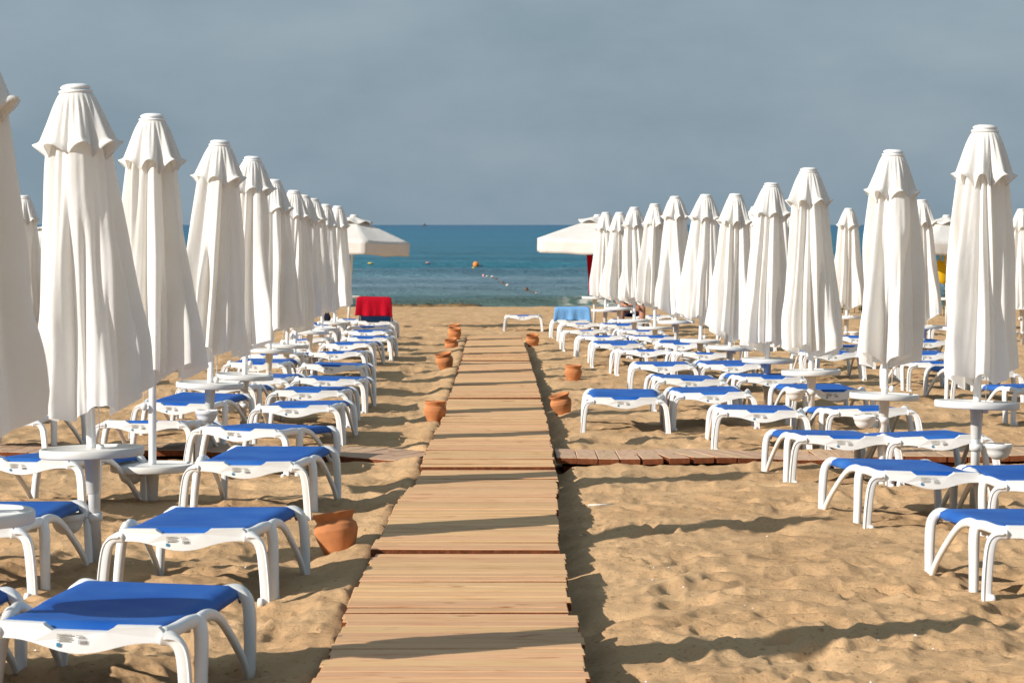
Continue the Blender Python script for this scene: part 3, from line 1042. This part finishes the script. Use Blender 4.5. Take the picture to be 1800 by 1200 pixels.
def mesh_only(name, vf, mat):
    o = mesh_obj(name, vf[0], vf[1], mat, link=False)
    fix_normals(o)
    return o.data
CANOPIES = [mesh_only('canopy', canopy_mesh(s), 'cloth') for s in range(12)]
VENTS = [mesh_only('vent_tier', vent_mesh(s), 'cloth') for s in range(8)]
CAP = mesh_only('cap', lathe([(.002, .012), (.040, .012), (.060, .006), (.070, -.002), (.071, -.010), (.064, -.013), (.064, -.018), (.078, -.019), (.080, -.026), (.076, -.034), (.02, -.036)], 40), 'plastic')
POLE = mesh_only('pole', lathe([(.0228, -.25), (.0228, 1.0)], 20), 'pole')
SLEEVE = mesh_only('base_pole', lathe([(.0265, -.25), (.0265, .985), (.0255, 1.0), (.023, 1.0)], 24), 'pole')
TABLE = mesh_only('table_top', lathe([(.026, .022), (.036, .020), (.226, .014), (.231, .022), (.238, .024), (.2425, .018), (.2425, -.012), (.238, -.018), (.228, -.018), (.224, -.004), (.06, -.004), (.03, -.006)], 56, close=False), 'plastic_table')
CONE = mesh_only('collar', lathe([(.0275, -.19), (.029, -.188), (.038, -.03), (.046, -.027), (.046, -.006), (.03, -.006)], 28, close=False), 'plastic_table')
BOWL = mesh_only('ashtray_bowl', lathe([(.002, -.062), (.030, -.060), (.055, -.044), (.068, -.022), (.073, .0), (.078, .002), (.080, .028), (.077, .031), (.073, .028), (.069, .0), (.05, -.036), (.002, -.052)], 36), 'plastic')
_bv = join(lathe([(.030, -.020), (.036, -.020), (.036, .020), (.030, .020)], 24, close=False), boxv(.030, .062, -.010, .010, .0, .020))
BRACKET = mesh_only('bracket', _bv, 'plastic')
TOGGLE = mesh_only('cord_toggle', join(lathe([(.001, -.19), (.015, -.185), (.021, -.165), (.016, -.15), (.003, -.145)], 14), lathe([(.0025, -.15), (.0025, .12)], 6)), 'plastic')

def part(name, me, parent, loc=(0, 0, 0), rot=(0, 0, 0), scale=(1, 1, 1), thick=None):
    o = bpy.data.objects.new(name, me)
    COL.objects.link(o)
    o.parent = parent
    o.location = loc; o.rotation_euler = rot; o.scale = scale
    if thick:
        md = o.modifiers.new('thick', 'SOLIDIFY'); md.thickness = thick; md.offset = -1
    return o

def parasol(px, Y, cap, table_y, label, group, seed, clen=1.0, bowl=None, twist=None, wide=1.0):
    """px: pole foot in the photo's column, cap: where its head stands, table_y: its table top"""
    r = random.Random(seed * 17 + 3)
    x = at(px, Y)
    z0 = gz(x, Y)
    top = Vector((at(cap[0], Y), Y + r.uniform(-.03, .03), zat(cap[1], Y)))
    foot = Vector((x, Y, z0))
    L = (top - foot).length
    root = empty('beach_parasol', foot)
    root.rotation_euler = Vector((0, 0, 1)).rotation_difference(top - foot).to_euler()
    tag(root, label, 'parasol', group)
    ht = (zat(table_y, Y) - z0) if table_y else r.uniform(.52, .64)
    part('base_pole', SLEEVE, root, scale=(1, 1, ht))
    part('pole', POLE, root, scale=(1, 1, L - .02))
    tt = part('table_top', TABLE, root, (0, 0, ht), (r.uniform(-.02, .02), r.uniform(-.012, .012), r.uniform(0, 6)))
    part('collar', CONE, tt)
    if bowl is None:
        bowl = (r.uniform(.12, .26), r.uniform(-.5, .5) + (0 if r.random() < .6 else 3.1))
    if bowl:
        bz = max(ht - .14 - bowl[0], .16)
        br = part('bracket', BRACKET, root, (0, 0, bz), (0, 0, bowl[1]))
        part('ashtray_bowl', BOWL, br, (.132, 0, -.006))
    a = r.uniform(0, 6.28) if twist is None else twist
    sc = wide * r.uniform(.97, 1.04)
    part('canopy', CANOPIES[(seed * 5) % 12], root, (0, 0, L), (0, 0, a), (sc, sc, clen))
    part('vent_tier', VENTS[(seed * 3) % 8], root, (0, 0, L), (0, 0, a * 1.7), (r.uniform(.96, 1.05), r.uniform(.96, 1.05), r.uniform(.95, 1.08)), .005)
    part('cap', CAP, root, (0, 0, L))
    part('cord_toggle', TOGGLE, root, (.045 if r.random() < .7 else -.045, -.03, L - 1.52 * clen))
    return root

LG = 'closed parasols left of the boardwalk'
RG = 'closed parasols right of the boardwalk'
LP = [(-70, 9.1, (-82, 28), 911, .90), (170, 13.25, (132, 152), 795, 1.0), (268, 16.5, (267, 203), 822, 1.0), (364, 20.2, (387, 249), 677, 1.0), (427, 23.8, (444, 277), 662, 1.02),
      (471, 28.2, (482, 317), 617, 1.0), (501, 31.4, (517, 336), 608, 1.0), (515, 33.4, (535, 344), 622, .97), (544, 36.5, (551, 350), 584, .97), (564, 39.5, (573, 360), 578, .97), (587, 43.0, (594, 363), 568, 1.0)]
lbl_l = ['nearest closed white parasol, cut off by the left edge of the photo',
         'tall closed cream parasol second from the front on the left, leaning left',
         'third closed parasol from the front on the left, low table on its pole',
         'fourth closed parasol from the front on the left, leaning towards the boardwalk',
         'fifth closed parasol from the front in the left row']
for i, (px, Y, cap, ty, cl) in enumerate(LP):
    lab = lbl_l[i] if i < 5 else f'{ordw[i]} closed parasol from the front in the left row' + (', last before the sea' if i == len(LP) - 1 else '')
    bw = {0: (.10, -2.9), 1: (.16, 3.6), 2: (.06, 2.9), 3: (.05, -1.6)}.get(i)
    parasol(px, Y, cap, ty, lab, LG, i + 1, cl, bw, wide=.93 if i == 0 else 1.0)
RP = [(1712, 16.3, (1733, 223), 712, .955), (1550, 19.8, (1570, 266), 697, .975), (1427, 23.2, (1422, 297), 655, 1.0), (1347, 27.1, (1356, 323), 634, 1.03), (1281, 30.5, (1293, 342), 612, 1.0),
      (1229, 33.9, (1241, 343), 600, 1.0), (1189, 37.3, (1187, 346), 566, 1.0), (1151.5, 40.4, (1151, 359), 577, .97), (1115, 43.2, (1115, 365), 564, .93), (1088, 46.2, (1089, 374), 542, .93), (1064, 48.6, (1065, 374), 546, .93)]
for i, (px, Y, cap, ty, cl) in enumerate(RP):
    lab = ['largest closed white parasol at the right edge, round table and bowl on its pole'][0] if i == 0 else f'{ordw[i]} closed parasol from the front in the right row' + (', last before the open one' if i == len(RP) - 1 else '')
    bw = {0: (.10, .05), 1: (.02, 3.1), 2: (.02, 3.2)}.get(i)
    parasol(px, Y, cap, ty, lab, RG, i + 21, cl, bw, wide=1.0)
for px, Y, cap, ty, lab in ((1487, 44.5, (1492, 367), 558, 'small closed parasol against the sea between the third and second right parasols'),
                            (1625, 37.2, (1620, 352), 575, 'closed parasol behind the right row, left of the yellow bag'),
                            (1797, 44.0, (1796, 368), None, 'small closed parasol at the far right edge of the photo'),
                            (1330, 47.0, (1327, 364), None, 'closed parasol peeping out behind the fourth right parasol'),
                            (1382, 47.5, (1386, 378), None, 'closed parasol mostly hidden behind the third right parasol')):
    parasol(px, Y, cap, ty, lab, RG, int(px) % 50, 1.0, wide=.84 if px == 1625 else 1.0)
for px, Y, cap, ty, lab in ((46, 33.5, (42, 345), None, 'small closed parasol between the two nearest left parasols'),
                            (213, 42.0, (214, 365), None, 'closed parasol top showing between the second and third left parasols'),):
    parasol(px, Y, cap, ty, lab, LG, int(px) % 50, 1.0)

def open_parasol(px, Y, apex_y, label, group, R=1.15, rot=.2, tilt=0):
    x = at(px, Y); z0 = gz(x, Y); H = zat(apex_y, Y) - z0
    root = empty('open_parasol', (x, Y, z0))
    root.rotation_euler = (0, math.radians(tilt), 0)
    tag(root, label, 'parasol', group)
    n = 6
    drop = .40
    # canopy panels, sagging between the ribs
    NT, NR = n * 12, 14
    V, Fc = [], []
    for j in range(NR):
        t = .10 + .90 * j / (NR - 1)
        for i in range(NT):
            a = 2 * math.pi * i / NT + rot
            f = (i % 12) / 12
            rr = R * math.cos(math.pi / n) / math.cos((f - .5) * 2 * math.pi / n)
            sag = .030 * math.sin(math.pi * f) * t * (1.2 - .7 * t)
            V.append((rr * t * math.cos(a), rr * t * math.sin(a), H - drop * t ** 1.12 - sag))
    for j in range(NR - 1):
        for i in range(NT):
            Fc.append((j * NT + i, (j + 1) * NT + i, (j + 1) * NT + (i + 1) % NT, j * NT + (i + 1) % NT))
    o = mesh_obj('canopy', V, Fc, 'cloth_open', root); md = o.modifiers.new('thick', 'SOLIDIFY'); md.thickness = .004
    V, Fc = [], []
    NV = 6
    for j in range(NV):
        t = j / (NV - 1)
        for i in range(NT):
            a = 2 * math.pi * i / NT + rot
            f = (i % 12) / 12
            rr = (R + .004) * math.cos(math.pi / n) / math.cos((f - .5) * 2 * math.pi / n)
            rr += -.045 * t * math.sin(math.pi * f) + .006 * t * math.sin(i * 1.3)
            V.append((rr * math.cos(a), rr * math.sin(a), H - drop - .016 * math.sin(math.pi * f) - t * .25 + .006 * t * math.sin(i * .8)))
    for j in range(NV - 1):
        for i in range(NT):
            Fc.append((j * NT + i, (j + 1) * NT + i, (j + 1) * NT + (i + 1) % NT, j * NT + (i + 1) % NT))
    o = mesh_obj('valance', V, Fc, 'cloth_open', root); md = o.modifiers.new('thick', 'SOLIDIFY'); md.thickness = .004
    # puffed vent cap with arched openings
    V, Fc = [], []
    NR = 7
    for j in range(NR):
        t = .05 + .95 * j / (NR - 1)
        for i in range(NT):
            a = 2 * math.pi * i / NT + rot
            f = (i % 12) / 12
            rr = .36 * t
            lift = .055 - .04 * t + .060 * t ** 2 * math.sin(math.pi * f) ** 1.5
            V.append((rr * math.cos(a), rr * math.sin(a), H - drop * (rr / R) ** 1.12 + lift))
    for j in range(NR - 1):
        for i in range(NT):
            Fc.append((j * NT + i, (j + 1) * NT + i, (j + 1) * NT + (i + 1) % NT, j * NT + (i + 1) % NT))
    o = mesh_obj('vent_tier', V, Fc, 'cloth_open', root); md = o.modifiers.new('thick', 'SOLIDIFY'); md.thickness = .005
    part('pole', POLE, root, scale=(1, 1, H - .02))
    part('base_pole', SLEEVE, root, scale=(1, 1, .58))
    tt = part('table_top', TABLE, root, (0, 0, .58))
    part('collar', CONE, tt)
    part('cap', CAP, root, (0, 0, H + .065))
    for k in range(n):
        a = 2 * math.pi * k / n + rot
        c, s = math.cos(a), math.sin(a)
        v, f = sweep([(.03 * c, .03 * s, H - .03), (.5 * R * c, .5 * R * s, H - drop * .46 - .02), (.98 * R * c, .98 * R * s, H - drop * .98 - .015)], rrect(.018, .012, .003, 2), (-s, c, 0))
        mesh_obj('rib', v, f, 'metal', root, smooth=False)
    return root
open_parasol(612, 53.5, 384, 'open white parasol at the end of the left row, in front of the sea', 'open parasols by the water', 1.12, math.radians(-75), 3)
open_parasol(1044, 52.5, 384, 'open white parasol at the end of the right row, in front of the sea', 'open parasols by the water', 1.24, math.radians(-88), 2)
open_parasol(1664, 52.0, 385, 'open white parasol above the yellow bag, behind the right parasols', 'open parasols by the water', 1.10, .1)
open_parasol(96, 54.0, 396, 'open white parasol mostly hidden behind the second left parasol', 'open parasols by the water', 1.10, .3)

# ------------------------------------------------------------------ terracotta pots
POT = mesh_only('clay_pot', lathe([(.002, .004), (.066, .002), (.070, .004), (.080, .030), (.097, .078), (.1065, .112), (.1070, .122), (.1048, .125), (.1062, .130), (.1035, .133), (.1045, .138), (.1005, .146), (.093, .154), (.0875, .160), (.0875, .166), (.092, .176), (.0985, .190), (.1025, .197), (.1035, .201), (.1015, .204), (.0965, .203), (.090, .190), (.083, .172), (.082, .162), (.090, .150), (.098, .125), (.09, .08), (.066, .02), (.002, .016)], 48), 'terracotta')
POTS = [(597, 987, 78, (-6, -9), 'large tilted clay pot in shade left of the boardwalk, nearest of the pots'),
        (765, 755, 40, (0, 0), 'upright clay pot left of the boardwalk, just beyond the side path'),
        (785, 655, 31, (8, -12), 'tilted clay pot left of the boardwalk, third from the front'),
        (796.5, 616, 24, (14, -12), 'clay pot tipped towards the camera, front one of the left cluster of three'),
        (798, 604, 24, (10, 4), 'clay pot in the middle of the left cluster of three'),
        (801, 595, 22, (8, -8), 'rearmost clay pot of the left cluster of three'),
        (991, 731, 38, (6, -14), 'tilted clay pot right of the boardwalk, nearest on that side'),
        (1007, 672, 31, (2, 2), 'upright clay pot standing on open sand right of the boardwalk'),
        (937, 609, 23.5, (16, -4), 'clay pot by the right edge of the boardwalk near its far end')]
for px, py, w, (rx, ry), lab in POTS:
    Y = 7500 / (py - 439)
    x = at(px, Y)
    k = (w * Y / F) / .213
    o = bpy.data.objects.new('clay_pot', POT); COL.objects.link(o)
    o.location = (x, Y, gz(x, Y) - .012)
    o.rotation_euler = (math.radians(rx), math.radians(ry), rnd.uniform(0, 6) * 0)
    o.scale = (k, k, k)
    tag(o, lab, 'pot', 'clay pots along the boardwalk')

# ------------------------------------------------------------------ things on the water
def float_at(px, py, up=0.0):
    Y = (ZC - SEA_Z) * F / (py - 395)
    for _ in range(12):
        z = SEA_Z + float(sea_wave(at(px, Y), Y)[0]) + up
        Y = .5 * Y + .5 * (ZC - z) * F / (py - 395)
    return Y

def blob(name, px, py, w_px, h_px, mat, label, cat, group=None, sea_y=None, depth=1.0):
    Y = float_at(px, py) if sea_y is None else sea_y
    rx = w_px * Y / F / 2; rz = h_px * Y / F / 2
    prof = []
    for k in range(9):
        a = -math.pi / 2 + math.pi * k / 8
        prof.append((max(math.cos(a), .02) ** .8, math.sin(a)))
    v, f = lathe(prof + [], 20)
    v = [(x * rx, y * rx * depth, z * rz) for x, y, z in v]
    # mooring eye on top
    v2, f2 = lathe([(.10, .92), (.12, 1.0), (.10, 1.12), (.02, 1.14)], 10)
    v2 = [(x * rx, y * rx, z * rz) for x, y, z in v2]
    V, Fc = join((v, f), (v2, f2))
    o = mesh_obj(name, V, Fc, mat)
    o.location = (at(px, Y), Y, SEA_Z + float(sea_wave(at(px, Y), Y)[0]) + rz * .5)
    tag(o, label, cat, group)
    return o
BG = 'buoys and floats on the water'
blob('buoy', 836.5, 471, 11, 11, 'buoy_orange', 'large orange round buoy at the head of the float line', 'buoy', BG)
blob('buoy', 832, 473.5, 6.5, 6.5, 'buoy_yellow', 'yellow buoy touching the left side of the orange buoy', 'buoy', BG)
blob('buoy', 850, 484, 5, 6, 'buoy_pink', 'small pink brown buoy on the float line below the orange buoy', 'buoy', BG)
blob('float', 856, 487, 4, 2.5, 'buoy_white', 'small white float beside the pink brown buoy', 'float', BG)
for px, py, mt, lab in ((865, 486.5, 'buoy_white', 'white float starting the middle of the float line'), (872, 491, 'buoy_brown', 'dark float in the middle of the float line'),
                        (877, 494, 'buoy_white', 'white float between two dark ones on the float line'), (884, 497, 'buoy_brown', 'dark float near the end of the float line'), (892, 502, 'buoy_white', 'white float at the near end of the float line')):
    blob('float', px, py, 6, 3.5, mt, lab, 'float', BG)
blob('buoy', 925, 511, 7, 7, 'buoy_brown', 'brown round buoy alone right of the float line', 'buoy', BG)
blob('float', 945, 513.5, 8, 2, 'buoy_white', 'long white float right of the brown buoy', 'float', BG)
blob('buoy', 651, 469.5, 10, 2.8, 'buoy_yellow', 'flat pale yellow float on the water near the left open parasol', 'buoy', BG)
blob('buoy', 752, 470.5, 9, 2.4, 'buoy_pink', 'flat pink float on the water between parasol and orange buoy', 'buoy', BG)
blob('buoy', 679, 452, 6, 8, 'buoy_red', 'small dark red buoy just under the left open parasol edge', 'buoy', BG)
blob('float', 1017, 525, 8, 3.5, 'buoy_yellow', 'yellowish float in the shallows near the right open parasol', 'float', BG)
# rope between floats
pts = []
for px, py in ((838, 474), (850, 485), (865, 488), (877, 495), (892, 503), (925, 512), (945, 514)):
    Y = float_at(px, py)
    pts.append((at(px, Y), Y, SEA_Z + float(sea_wave(at(px, Y), Y)[0]) + .04))
v, f = sweep(spline(pts, 6), rrect(.028, .028, .01, 3), (0, 0, 1))
tag(mesh_obj('float_rope', v, f, 'buoy_brown'), 'dark rope joining the floats on the water', 'rope')
# a ship on the horizon
S = 6200
sh = empty('ship', (at(747, S), S, SEA_Z))
tag(sh, 'tiny dark ship on the sea horizon', 'ship')
v, f = boxv(-5.6, 5.6, -1.5, 1.5, -.5, 1.7)
v = [(x * (1.15 if z > 1 else .9), y, z) for x, y, z in v]
mesh_obj('hull', v, f, 'ship', sh, smooth=False)
v, f = join(boxv(-2.6, 1.6, -1, 1, 1.7, 3.6), boxv(-1.8, .6, -.8, .8, 3.6, 4.9))
mesh_obj('deckhouse', v, f, 'ship', sh, smooth=False)
v, f = lathe([(.14, 4.9), (.08, 7.2)], 8)
mesh_obj('mast', v, f, 'ship', sh, smooth=False)

# ------------------------------------------------------------------ hanging and lying things
def hanging(name, px, py0, py1, Y, w_px, mat, label, cat, seed, taper=1.3):
    r = np.random.default_rng(seed); ph = r.random(4) * 6.28
    w = w_px * Y / F; z1 = zat(py0, Y); z0 = zat(py1, Y)
    NT, NZ = 28, 18
    V, Fc = [], []
    for j in range(NZ):
        t = j / (NZ - 1)
        for i in range(NT):
            a = 2 * math.pi * i / NT
            rr = w / 2 * (.55 + .45 * taper * math.sin(math.pi * min(t * .75 + .12, 1))) * (1 + .22 * math.sin(3 * a + ph[0] + t) + .10 * math.sin(7 * a + ph[1]))
            V.append((rr * math.cos(a) + .02 * math.sin(4 * t + ph[2]), rr * .55 * math.sin(a), z1 + (z0 - z1) * t + .03 * t * math.sin(a * 2)))
    for j in range(NZ - 1):
        for i in range(NT):
            Fc.append((j * NT + i, (j + 1) * NT + i, (j + 1) * NT + (i + 1) % NT, j * NT + (i + 1) % NT))
    Fc.append(tuple(range(NT))); Fc.append(tuple(range((NZ - 1) * NT, NZ * NT))[::-1])
    o = fix_normals(mesh_obj(name, V, Fc, mat))
    o.location = (at(px, Y), Y - .12, 0)
    tag(o, label, cat)
    return o
hanging('towel', 1037, 437, 516, 52.5, 9, 'red_towel', 'red towel hanging from the right open parasol pole', 'towel', 3)
hanging('cloth', 1671, 420, 560, 52.0, 10, 'purple', 'dark purple cloth hanging behind the yellow bag', 'cloth', 4)
Yb = 51.8
bag = empty('beach_bag', (at(1654, Yb), Yb - .1, zat(498, Yb)))
tag(bag, 'bright yellow bag hanging under the open parasol at right', 'bag')
V, Fc = [], []
for t, w, d in ((0, .05, .03), (.08, .11, .06), (.2, .13, .07), (.32, .10, .055), (.42, .05, .03)):
    for i in range(16):
        a = 2 * math.pi * i / 16
        V.append((w * math.cos(a) - .03 * t, d * math.sin(a), t - .02 * math.cos(a)))
for j in range(4):
    for i in range(16):
        Fc.append((j * 16 + i, j * 16 + (i + 1) % 16, (j + 1) * 16 + (i + 1) % 16, (j + 1) * 16 + i))
Fc.append(tuple(range(16))); Fc.append(tuple(range(64, 80)))
fix_normals(mesh_obj('pouch', V, Fc, 'yellow', bag))
v, f = sweep(spline([(-.05, 0, .36), (.0, 0, .55), (.03, 0, .72), (.06, 0, .55), (.05, 0, .36)], 5), rrect(.035, .012, .005, 2), (1, 0, .1))
fix_normals(mesh_obj('strap', v, f, 'yellow', bag))
# a dark bag on a lounger in the left row
def soft_bag(px, py, Y, w_px, h_px, mat, label):
    w = w_px * Y / F; h = h_px * Y / F
    z0 = zat(py, Y)
    root = empty('bag', (at(px, Y), Y, z0)); tag(root, label, 'bag')
    V, Fc = [], []
    for j in range(8):
        t = j / 7
        for i in range(20):
            a = 2 * math.pi * i / 20
            c, s = math.cos(a), math.sin(a)
            rr = (math.sin(math.pi * (.12 + .80 * t)) ** .6) * (1 + .08 * math.sin(3 * a + 4 * t))
            V.append((math.copysign(abs(c) ** .7, c) * w / 2 * rr, math.copysign(abs(s) ** .7, s) * w * .28 * rr, h * t))
    for j in range(7):
        for i in range(20):
            Fc.append((j * 20 + i, j * 20 + (i + 1) % 20, (j + 1) * 20 + (i + 1) % 20, (j + 1) * 20 + i))
    Fc.append(tuple(range(20))); Fc.append(tuple(range(140, 160)))
    fix_normals(mesh_obj('body', V, Fc, mat, root))
    v, f = sweep(spline([(-w * .25, 0, h * .95), (-w * .15, 0, h * 1.3), (w * .15, 0, h * 1.3), (w * .25, 0, h * .95)], 4), rrect(.03, .015, .005, 2), (0, 1, 0))
    fix_normals(mesh_obj('handle', v, f, mat, root))
soft_bag(575, 566, 48.7, 12, 16, 'dark', 'dark bag on a lounger between the far left parasols')

# small litter on the sand
for px, py, l_, a, lab in ((1056, 894, .075, .15, 'white straw lying on the sand right of the boardwalk'),):
    Y = 7500 / (py - 439); x = at(px, Y)
    v, f = sweep([(-l_, 0, 0), (l_, 0, .004)], rrect(.009, .009, .004, 3), (0, 0, 1))
    o = mesh_obj('straw', v, f, 'paper'); o.location = (x, Y, gz(x, Y) + .008); o.rotation_euler = (0, 0, a)
    tag(o, lab, 'straw')
V, Fc = [], []
rs = random.Random(21)
for k in range(150):
    Y = 9.5 * (1 / (1 - rs.random() * .72)); u = rs.uniform(-.19, .2)
    x = u * Y
    if -.8 < x < .35: continue
    s = rs.uniform(.003, .008); z = gz(x, Y)
    o_ = len(V)
    a = rs.uniform(0, 6.28)
    for dx, dy, dz in ((-1, -.6, 0), (1, -.5, 0), (.9, .7, 0), (-.8, .6, 0), (0, 0, .8)):
        V.append((x + s * (dx * math.cos(a) - dy * math.sin(a)), Y + s * (dx * math.sin(a) + dy * math.cos(a)), z + s * dz))
    Fc += [(o_, o_ + 1, o_ + 4), (o_ + 1, o_ + 2, o_ + 4), (o_ + 2, o_ + 3, o_ + 4), (o_ + 3, o_, o_ + 4)]
tag(mesh_obj('shell_fragments', V, Fc, 'paper', smooth=False), 'pale shell chips scattered over the sand', 'shells', kind='stuff')

# heap of seaweed and sand on the water's edge
V, Fc = [], []
for k in range(26):
    cx = rs.uniform(-1.3, 1.1); s = rs.uniform(.10, .26)
    v, f = lathe([(.02, -.6), (.8, -.3), (1, .0), (.7, .5), (.02, .75)], 9)
    o_ = len(V)
    V += [(cx + x * s * 1.6 * rs.uniform(.85, 1.15), y * s + rs.uniform(-.02, .02), z * s * .7 * rs.uniform(.8, 1.2)) for x, y, z in v]
    Fc += [tuple(i + o_ for i in q) for q in f]
o = mesh_obj('seaweed_heap', V, Fc, 'weed' if 'weed' in M else 'sand')
Yh = 74.5; o.location = (at(770, Yh), Yh, gz(at(770, Yh), Yh) + .02)
tag(o, 'low brown heap of wet sand and weed at the water line', 'heap')

# green plants by the shore at the right
def plant(px, Y, h, w, label, seed):
    r = random.Random(seed)
    x = at(px, Y)
    root = empty('shore_plant', (x, Y, gz(x, Y)))
    tag(root, label, 'plant', 'plants by the water')
    V, Fc, SV, SF = [], [], [], []
    for k in range(26):
        bx, by = r.uniform(-w, w), r.uniform(-.3, .3)
        hh = h * r.uniform(.55, 1.0)
        lean = r.uniform(-.25, .25)
        v, f = sweep([(bx, by, -.05), (bx + lean * hh * .4, by, hh * .55), (bx + lean * hh, by, hh)], rrect(.014, .014, .005, 2), (1, 0, 0))
        o_ = len(SV); SV += list(v); SF += [tuple(i + o_ for i in q) for q in f]
        for q in range(14):
            t = r.uniform(.15, 1); a = r.uniform(0, 6.28); l_ = r.uniform(.07, .15)
            c = np.array((bx + lean * hh * t, by, hh * t)); d = np.array((math.cos(a), math.sin(a), r.uniform(-.2, .5))) * l_
            s_ = np.array((-math.sin(a), math.cos(a), 0)) * l_ * .28
            o_ = len(V)
            V += [c, c + d * .5 + s_, c + d, c + d * .5 - s_]
            Fc += [(o_, o_ + 1, o_ + 2), (o_, o_ + 2, o_ + 3)]
    mesh_obj('foliage', V, Fc, 'leaf', root, smooth=False)
    mesh_obj('stems', SV, SF, 'leaf', root)
plant(1494, 66, .5, .7, 'low green plants on the shore seen beside the small right parasol', 1)
plant(1657, 64, .9, .5, 'green plants below the yellow bag near the water', 2)

# ------------------------------------------------------------------ seated bather
def skin_figure(name, joints, edges, mat, parent, sub=2):
    me = bpy.data.meshes.new(name)
    names = list(joints)
    me.from_pydata([joints[n][0] for n in names], [(names.index(a), names.index(b)) for a, b in edges], [])
    o = bpy.data.objects.new(name, me); COL.objects.link(o)
    sk = o.modifiers.new('skin', 'SKIN')
    lay = me.skin_vertices[0] if me.skin_vertices else None
    if lay is None:
        bm = bmesh.new(); bm.from_mesh(me); bm.verts.layers.skin.verify(); bm.to_mesh(me); bm.free()
        lay = me.skin_vertices[0]
    for i, n in enumerate(names):
        r = joints[n][1]
        lay.data[i].radius = r if isinstance(r, tuple) else (r, r)
        lay.data[i].use_root = (i == 0)
    sb = o.modifiers.new('sub', 'SUBSURF'); sb.levels = sub; sb.render_levels = sub
    sk.use_smooth_shade = True
    me.materials.append(M[mat])
    o.parent = parent
    return o

def build_person():
    Y = 48.3
    x = at(1109, Y)
    L = LOUNGERS[('or', 11)]
    zseat = gz(x, Y) + .34
    root = empty('person', (x, Y, zseat))
    tag(root, 'sunbather in black swimwear sitting with knees up among the right parasols', 'person')
    zg = gz(x, Y - .4) - zseat
    J = {'pelvis': ((0, .06, .10), (.15, .115)), 'waist': ((0, .08, .25), (.125, .09)), 'chest': ((0, .05, .42), (.155, .10)), 'neckb': ((0, .02, .55), (.07, .065)),
         'neck': ((0, -.01, .62), .052), 'headb': ((0, -.03, .70), (.070, .085)), 'head': ((0, -.035, .79), (.078, .095)), 'crown': ((0, -.02, .87), (.055, .065))}
    E = [('pelvis', 'waist'), ('waist', 'chest'), ('chest', 'neckb'), ('neckb', 'neck'), ('neck', 'headb'), ('headb', 'head'), ('head', 'crown')]
    for s, n in ((-1, 'l'), (1, 'r')):
        J['sh' + n] = ((s * .175, .03, .50), .058); J['el' + n] = ((s * .235, -.10, .25), .043); J['wr' + n] = ((s * .13, -.33, .20), .030)
        J['ha' + n] = ((s * .09, -.40, .185), (.036, .018))
        J['hip' + n] = ((s * .10, .0, .085), .09); J['kn' + n] = ((s * .175, -.40, .17), .062); J['ca' + n] = ((s * .175, -.42, -.02), .056); J['an' + n] = ((s * .165, -.40, zg + .09), .036)
        J['he' + n] = ((s * .165, -.41, zg + .045), .036); J['to' + n] = ((s * .175, -.56, zg + .03), (.042, .022))
        E += [('chest', 'sh' + n), ('sh' + n, 'el' + n), ('el' + n, 'wr' + n), ('wr' + n, 'ha' + n), ('pelvis', 'hip' + n), ('hip' + n, 'kn' + n), ('kn' + n, 'ca' + n), ('ca' + n, 'an' + n), ('an' + n, 'he' + n), ('he' + n, 'to' + n)]
        # five fingers resting on the shin side
        for k in range(4):
            a = 'f%d%s' % (k, n)
            bx = s * (.115 - .017 * k)
            ln = (.065, .075, .07, .055)[k]
            J[a + 'a'] = ((bx, -.435, .182), .0095); J[a + 'b'] = ((bx, -.435 - ln * .6, .168), .009); J[a + 'c'] = ((bx, -.435 - ln, .140), .0075)
            E += [('ha' + n, a + 'a'), (a + 'a', a + 'b'), (a + 'b', a + 'c')]
        J['t' + n] = ((s * .055, -.385, .175), .010); J['u' + n] = ((s * .045, -.425, .16), .0085)
        E += [('ha' + n, 't' + n), ('t' + n, 'u' + n)]
    skin_figure('body', J, E, 'skin', root)
    # trunks hugging the hips
    J2 = {'p': ((0, .06, .10), (.165, .13)), 'w': ((0, .075, .19), (.145, .108))}
    E2 = [('p', 'w')]
    for s, n in ((-1, 'l'), (1, 'r')):
        J2['h' + n] = ((s * .102, -.01, .088), .104); J2['t' + n] = ((s * .125, -.13, .11), .096)
        E2 += [('p', 'h' + n), ('h' + n, 't' + n)]
    skin_figure('swim_trunks', J2, E2, 'dark', root)
    # short hair cap
    V, Fc = lathe([(.004, .115), (.05, .105), (.082, .07), (.095, .02), (.094, -.03), (.085, -.06)], 24, close=False)
    V = [(x_ * .98, y_ * 1.12 + .0 + (.012 if z_ < 0 else 0), z_ + (.0 if y_ > -.02 else .045 * max(0, -z_ / .06 + .2))) for x_, y_, z_ in V]
    h = mesh_obj('hair', [(a, b - .028, c + .80) for a, b, c in V], Fc, 'hair', root)
    h.modifiers.new('thick', 'SOLIDIFY').thickness = .012
    # face: nose, eyes, mouth, ears
    v, f = lathe([(.002, .028), (.010, .0), (.016, -.018), (.006, -.026)], 10)
    mesh_obj('nose', [(a, b - .128, c + .775) for a, b, c in v], f, 'skin', root)
    for s in (-1, 1):
        v, f = lathe([(.001, -.009), (.008, -.005), (.010, 0), (.008, .005), (.001, .009)], 12)
        mesh_obj('eye', [(a + s * .031, b - .118, c + .795) for a, b, c in v], f, 'dark', root)
        v, f = lathe([(.003, -.03), (.011, -.015), (.015, .012), (.008, .03)], 12)
        mesh_obj('ear', [(a * .6 + s * .086, b * 1.4 - .03, c + .785) for a, b, c in v], f, 'skin', root)
    v, f = sweep([(-.024, -.121, .733), (0, -.127, .731), (.024, -.121, .733)], rrect(.010, .008, .003, 3), (0, 0, 1))
    mesh_obj('mouth', v, f, 'buoy_pink', root)
build_person()
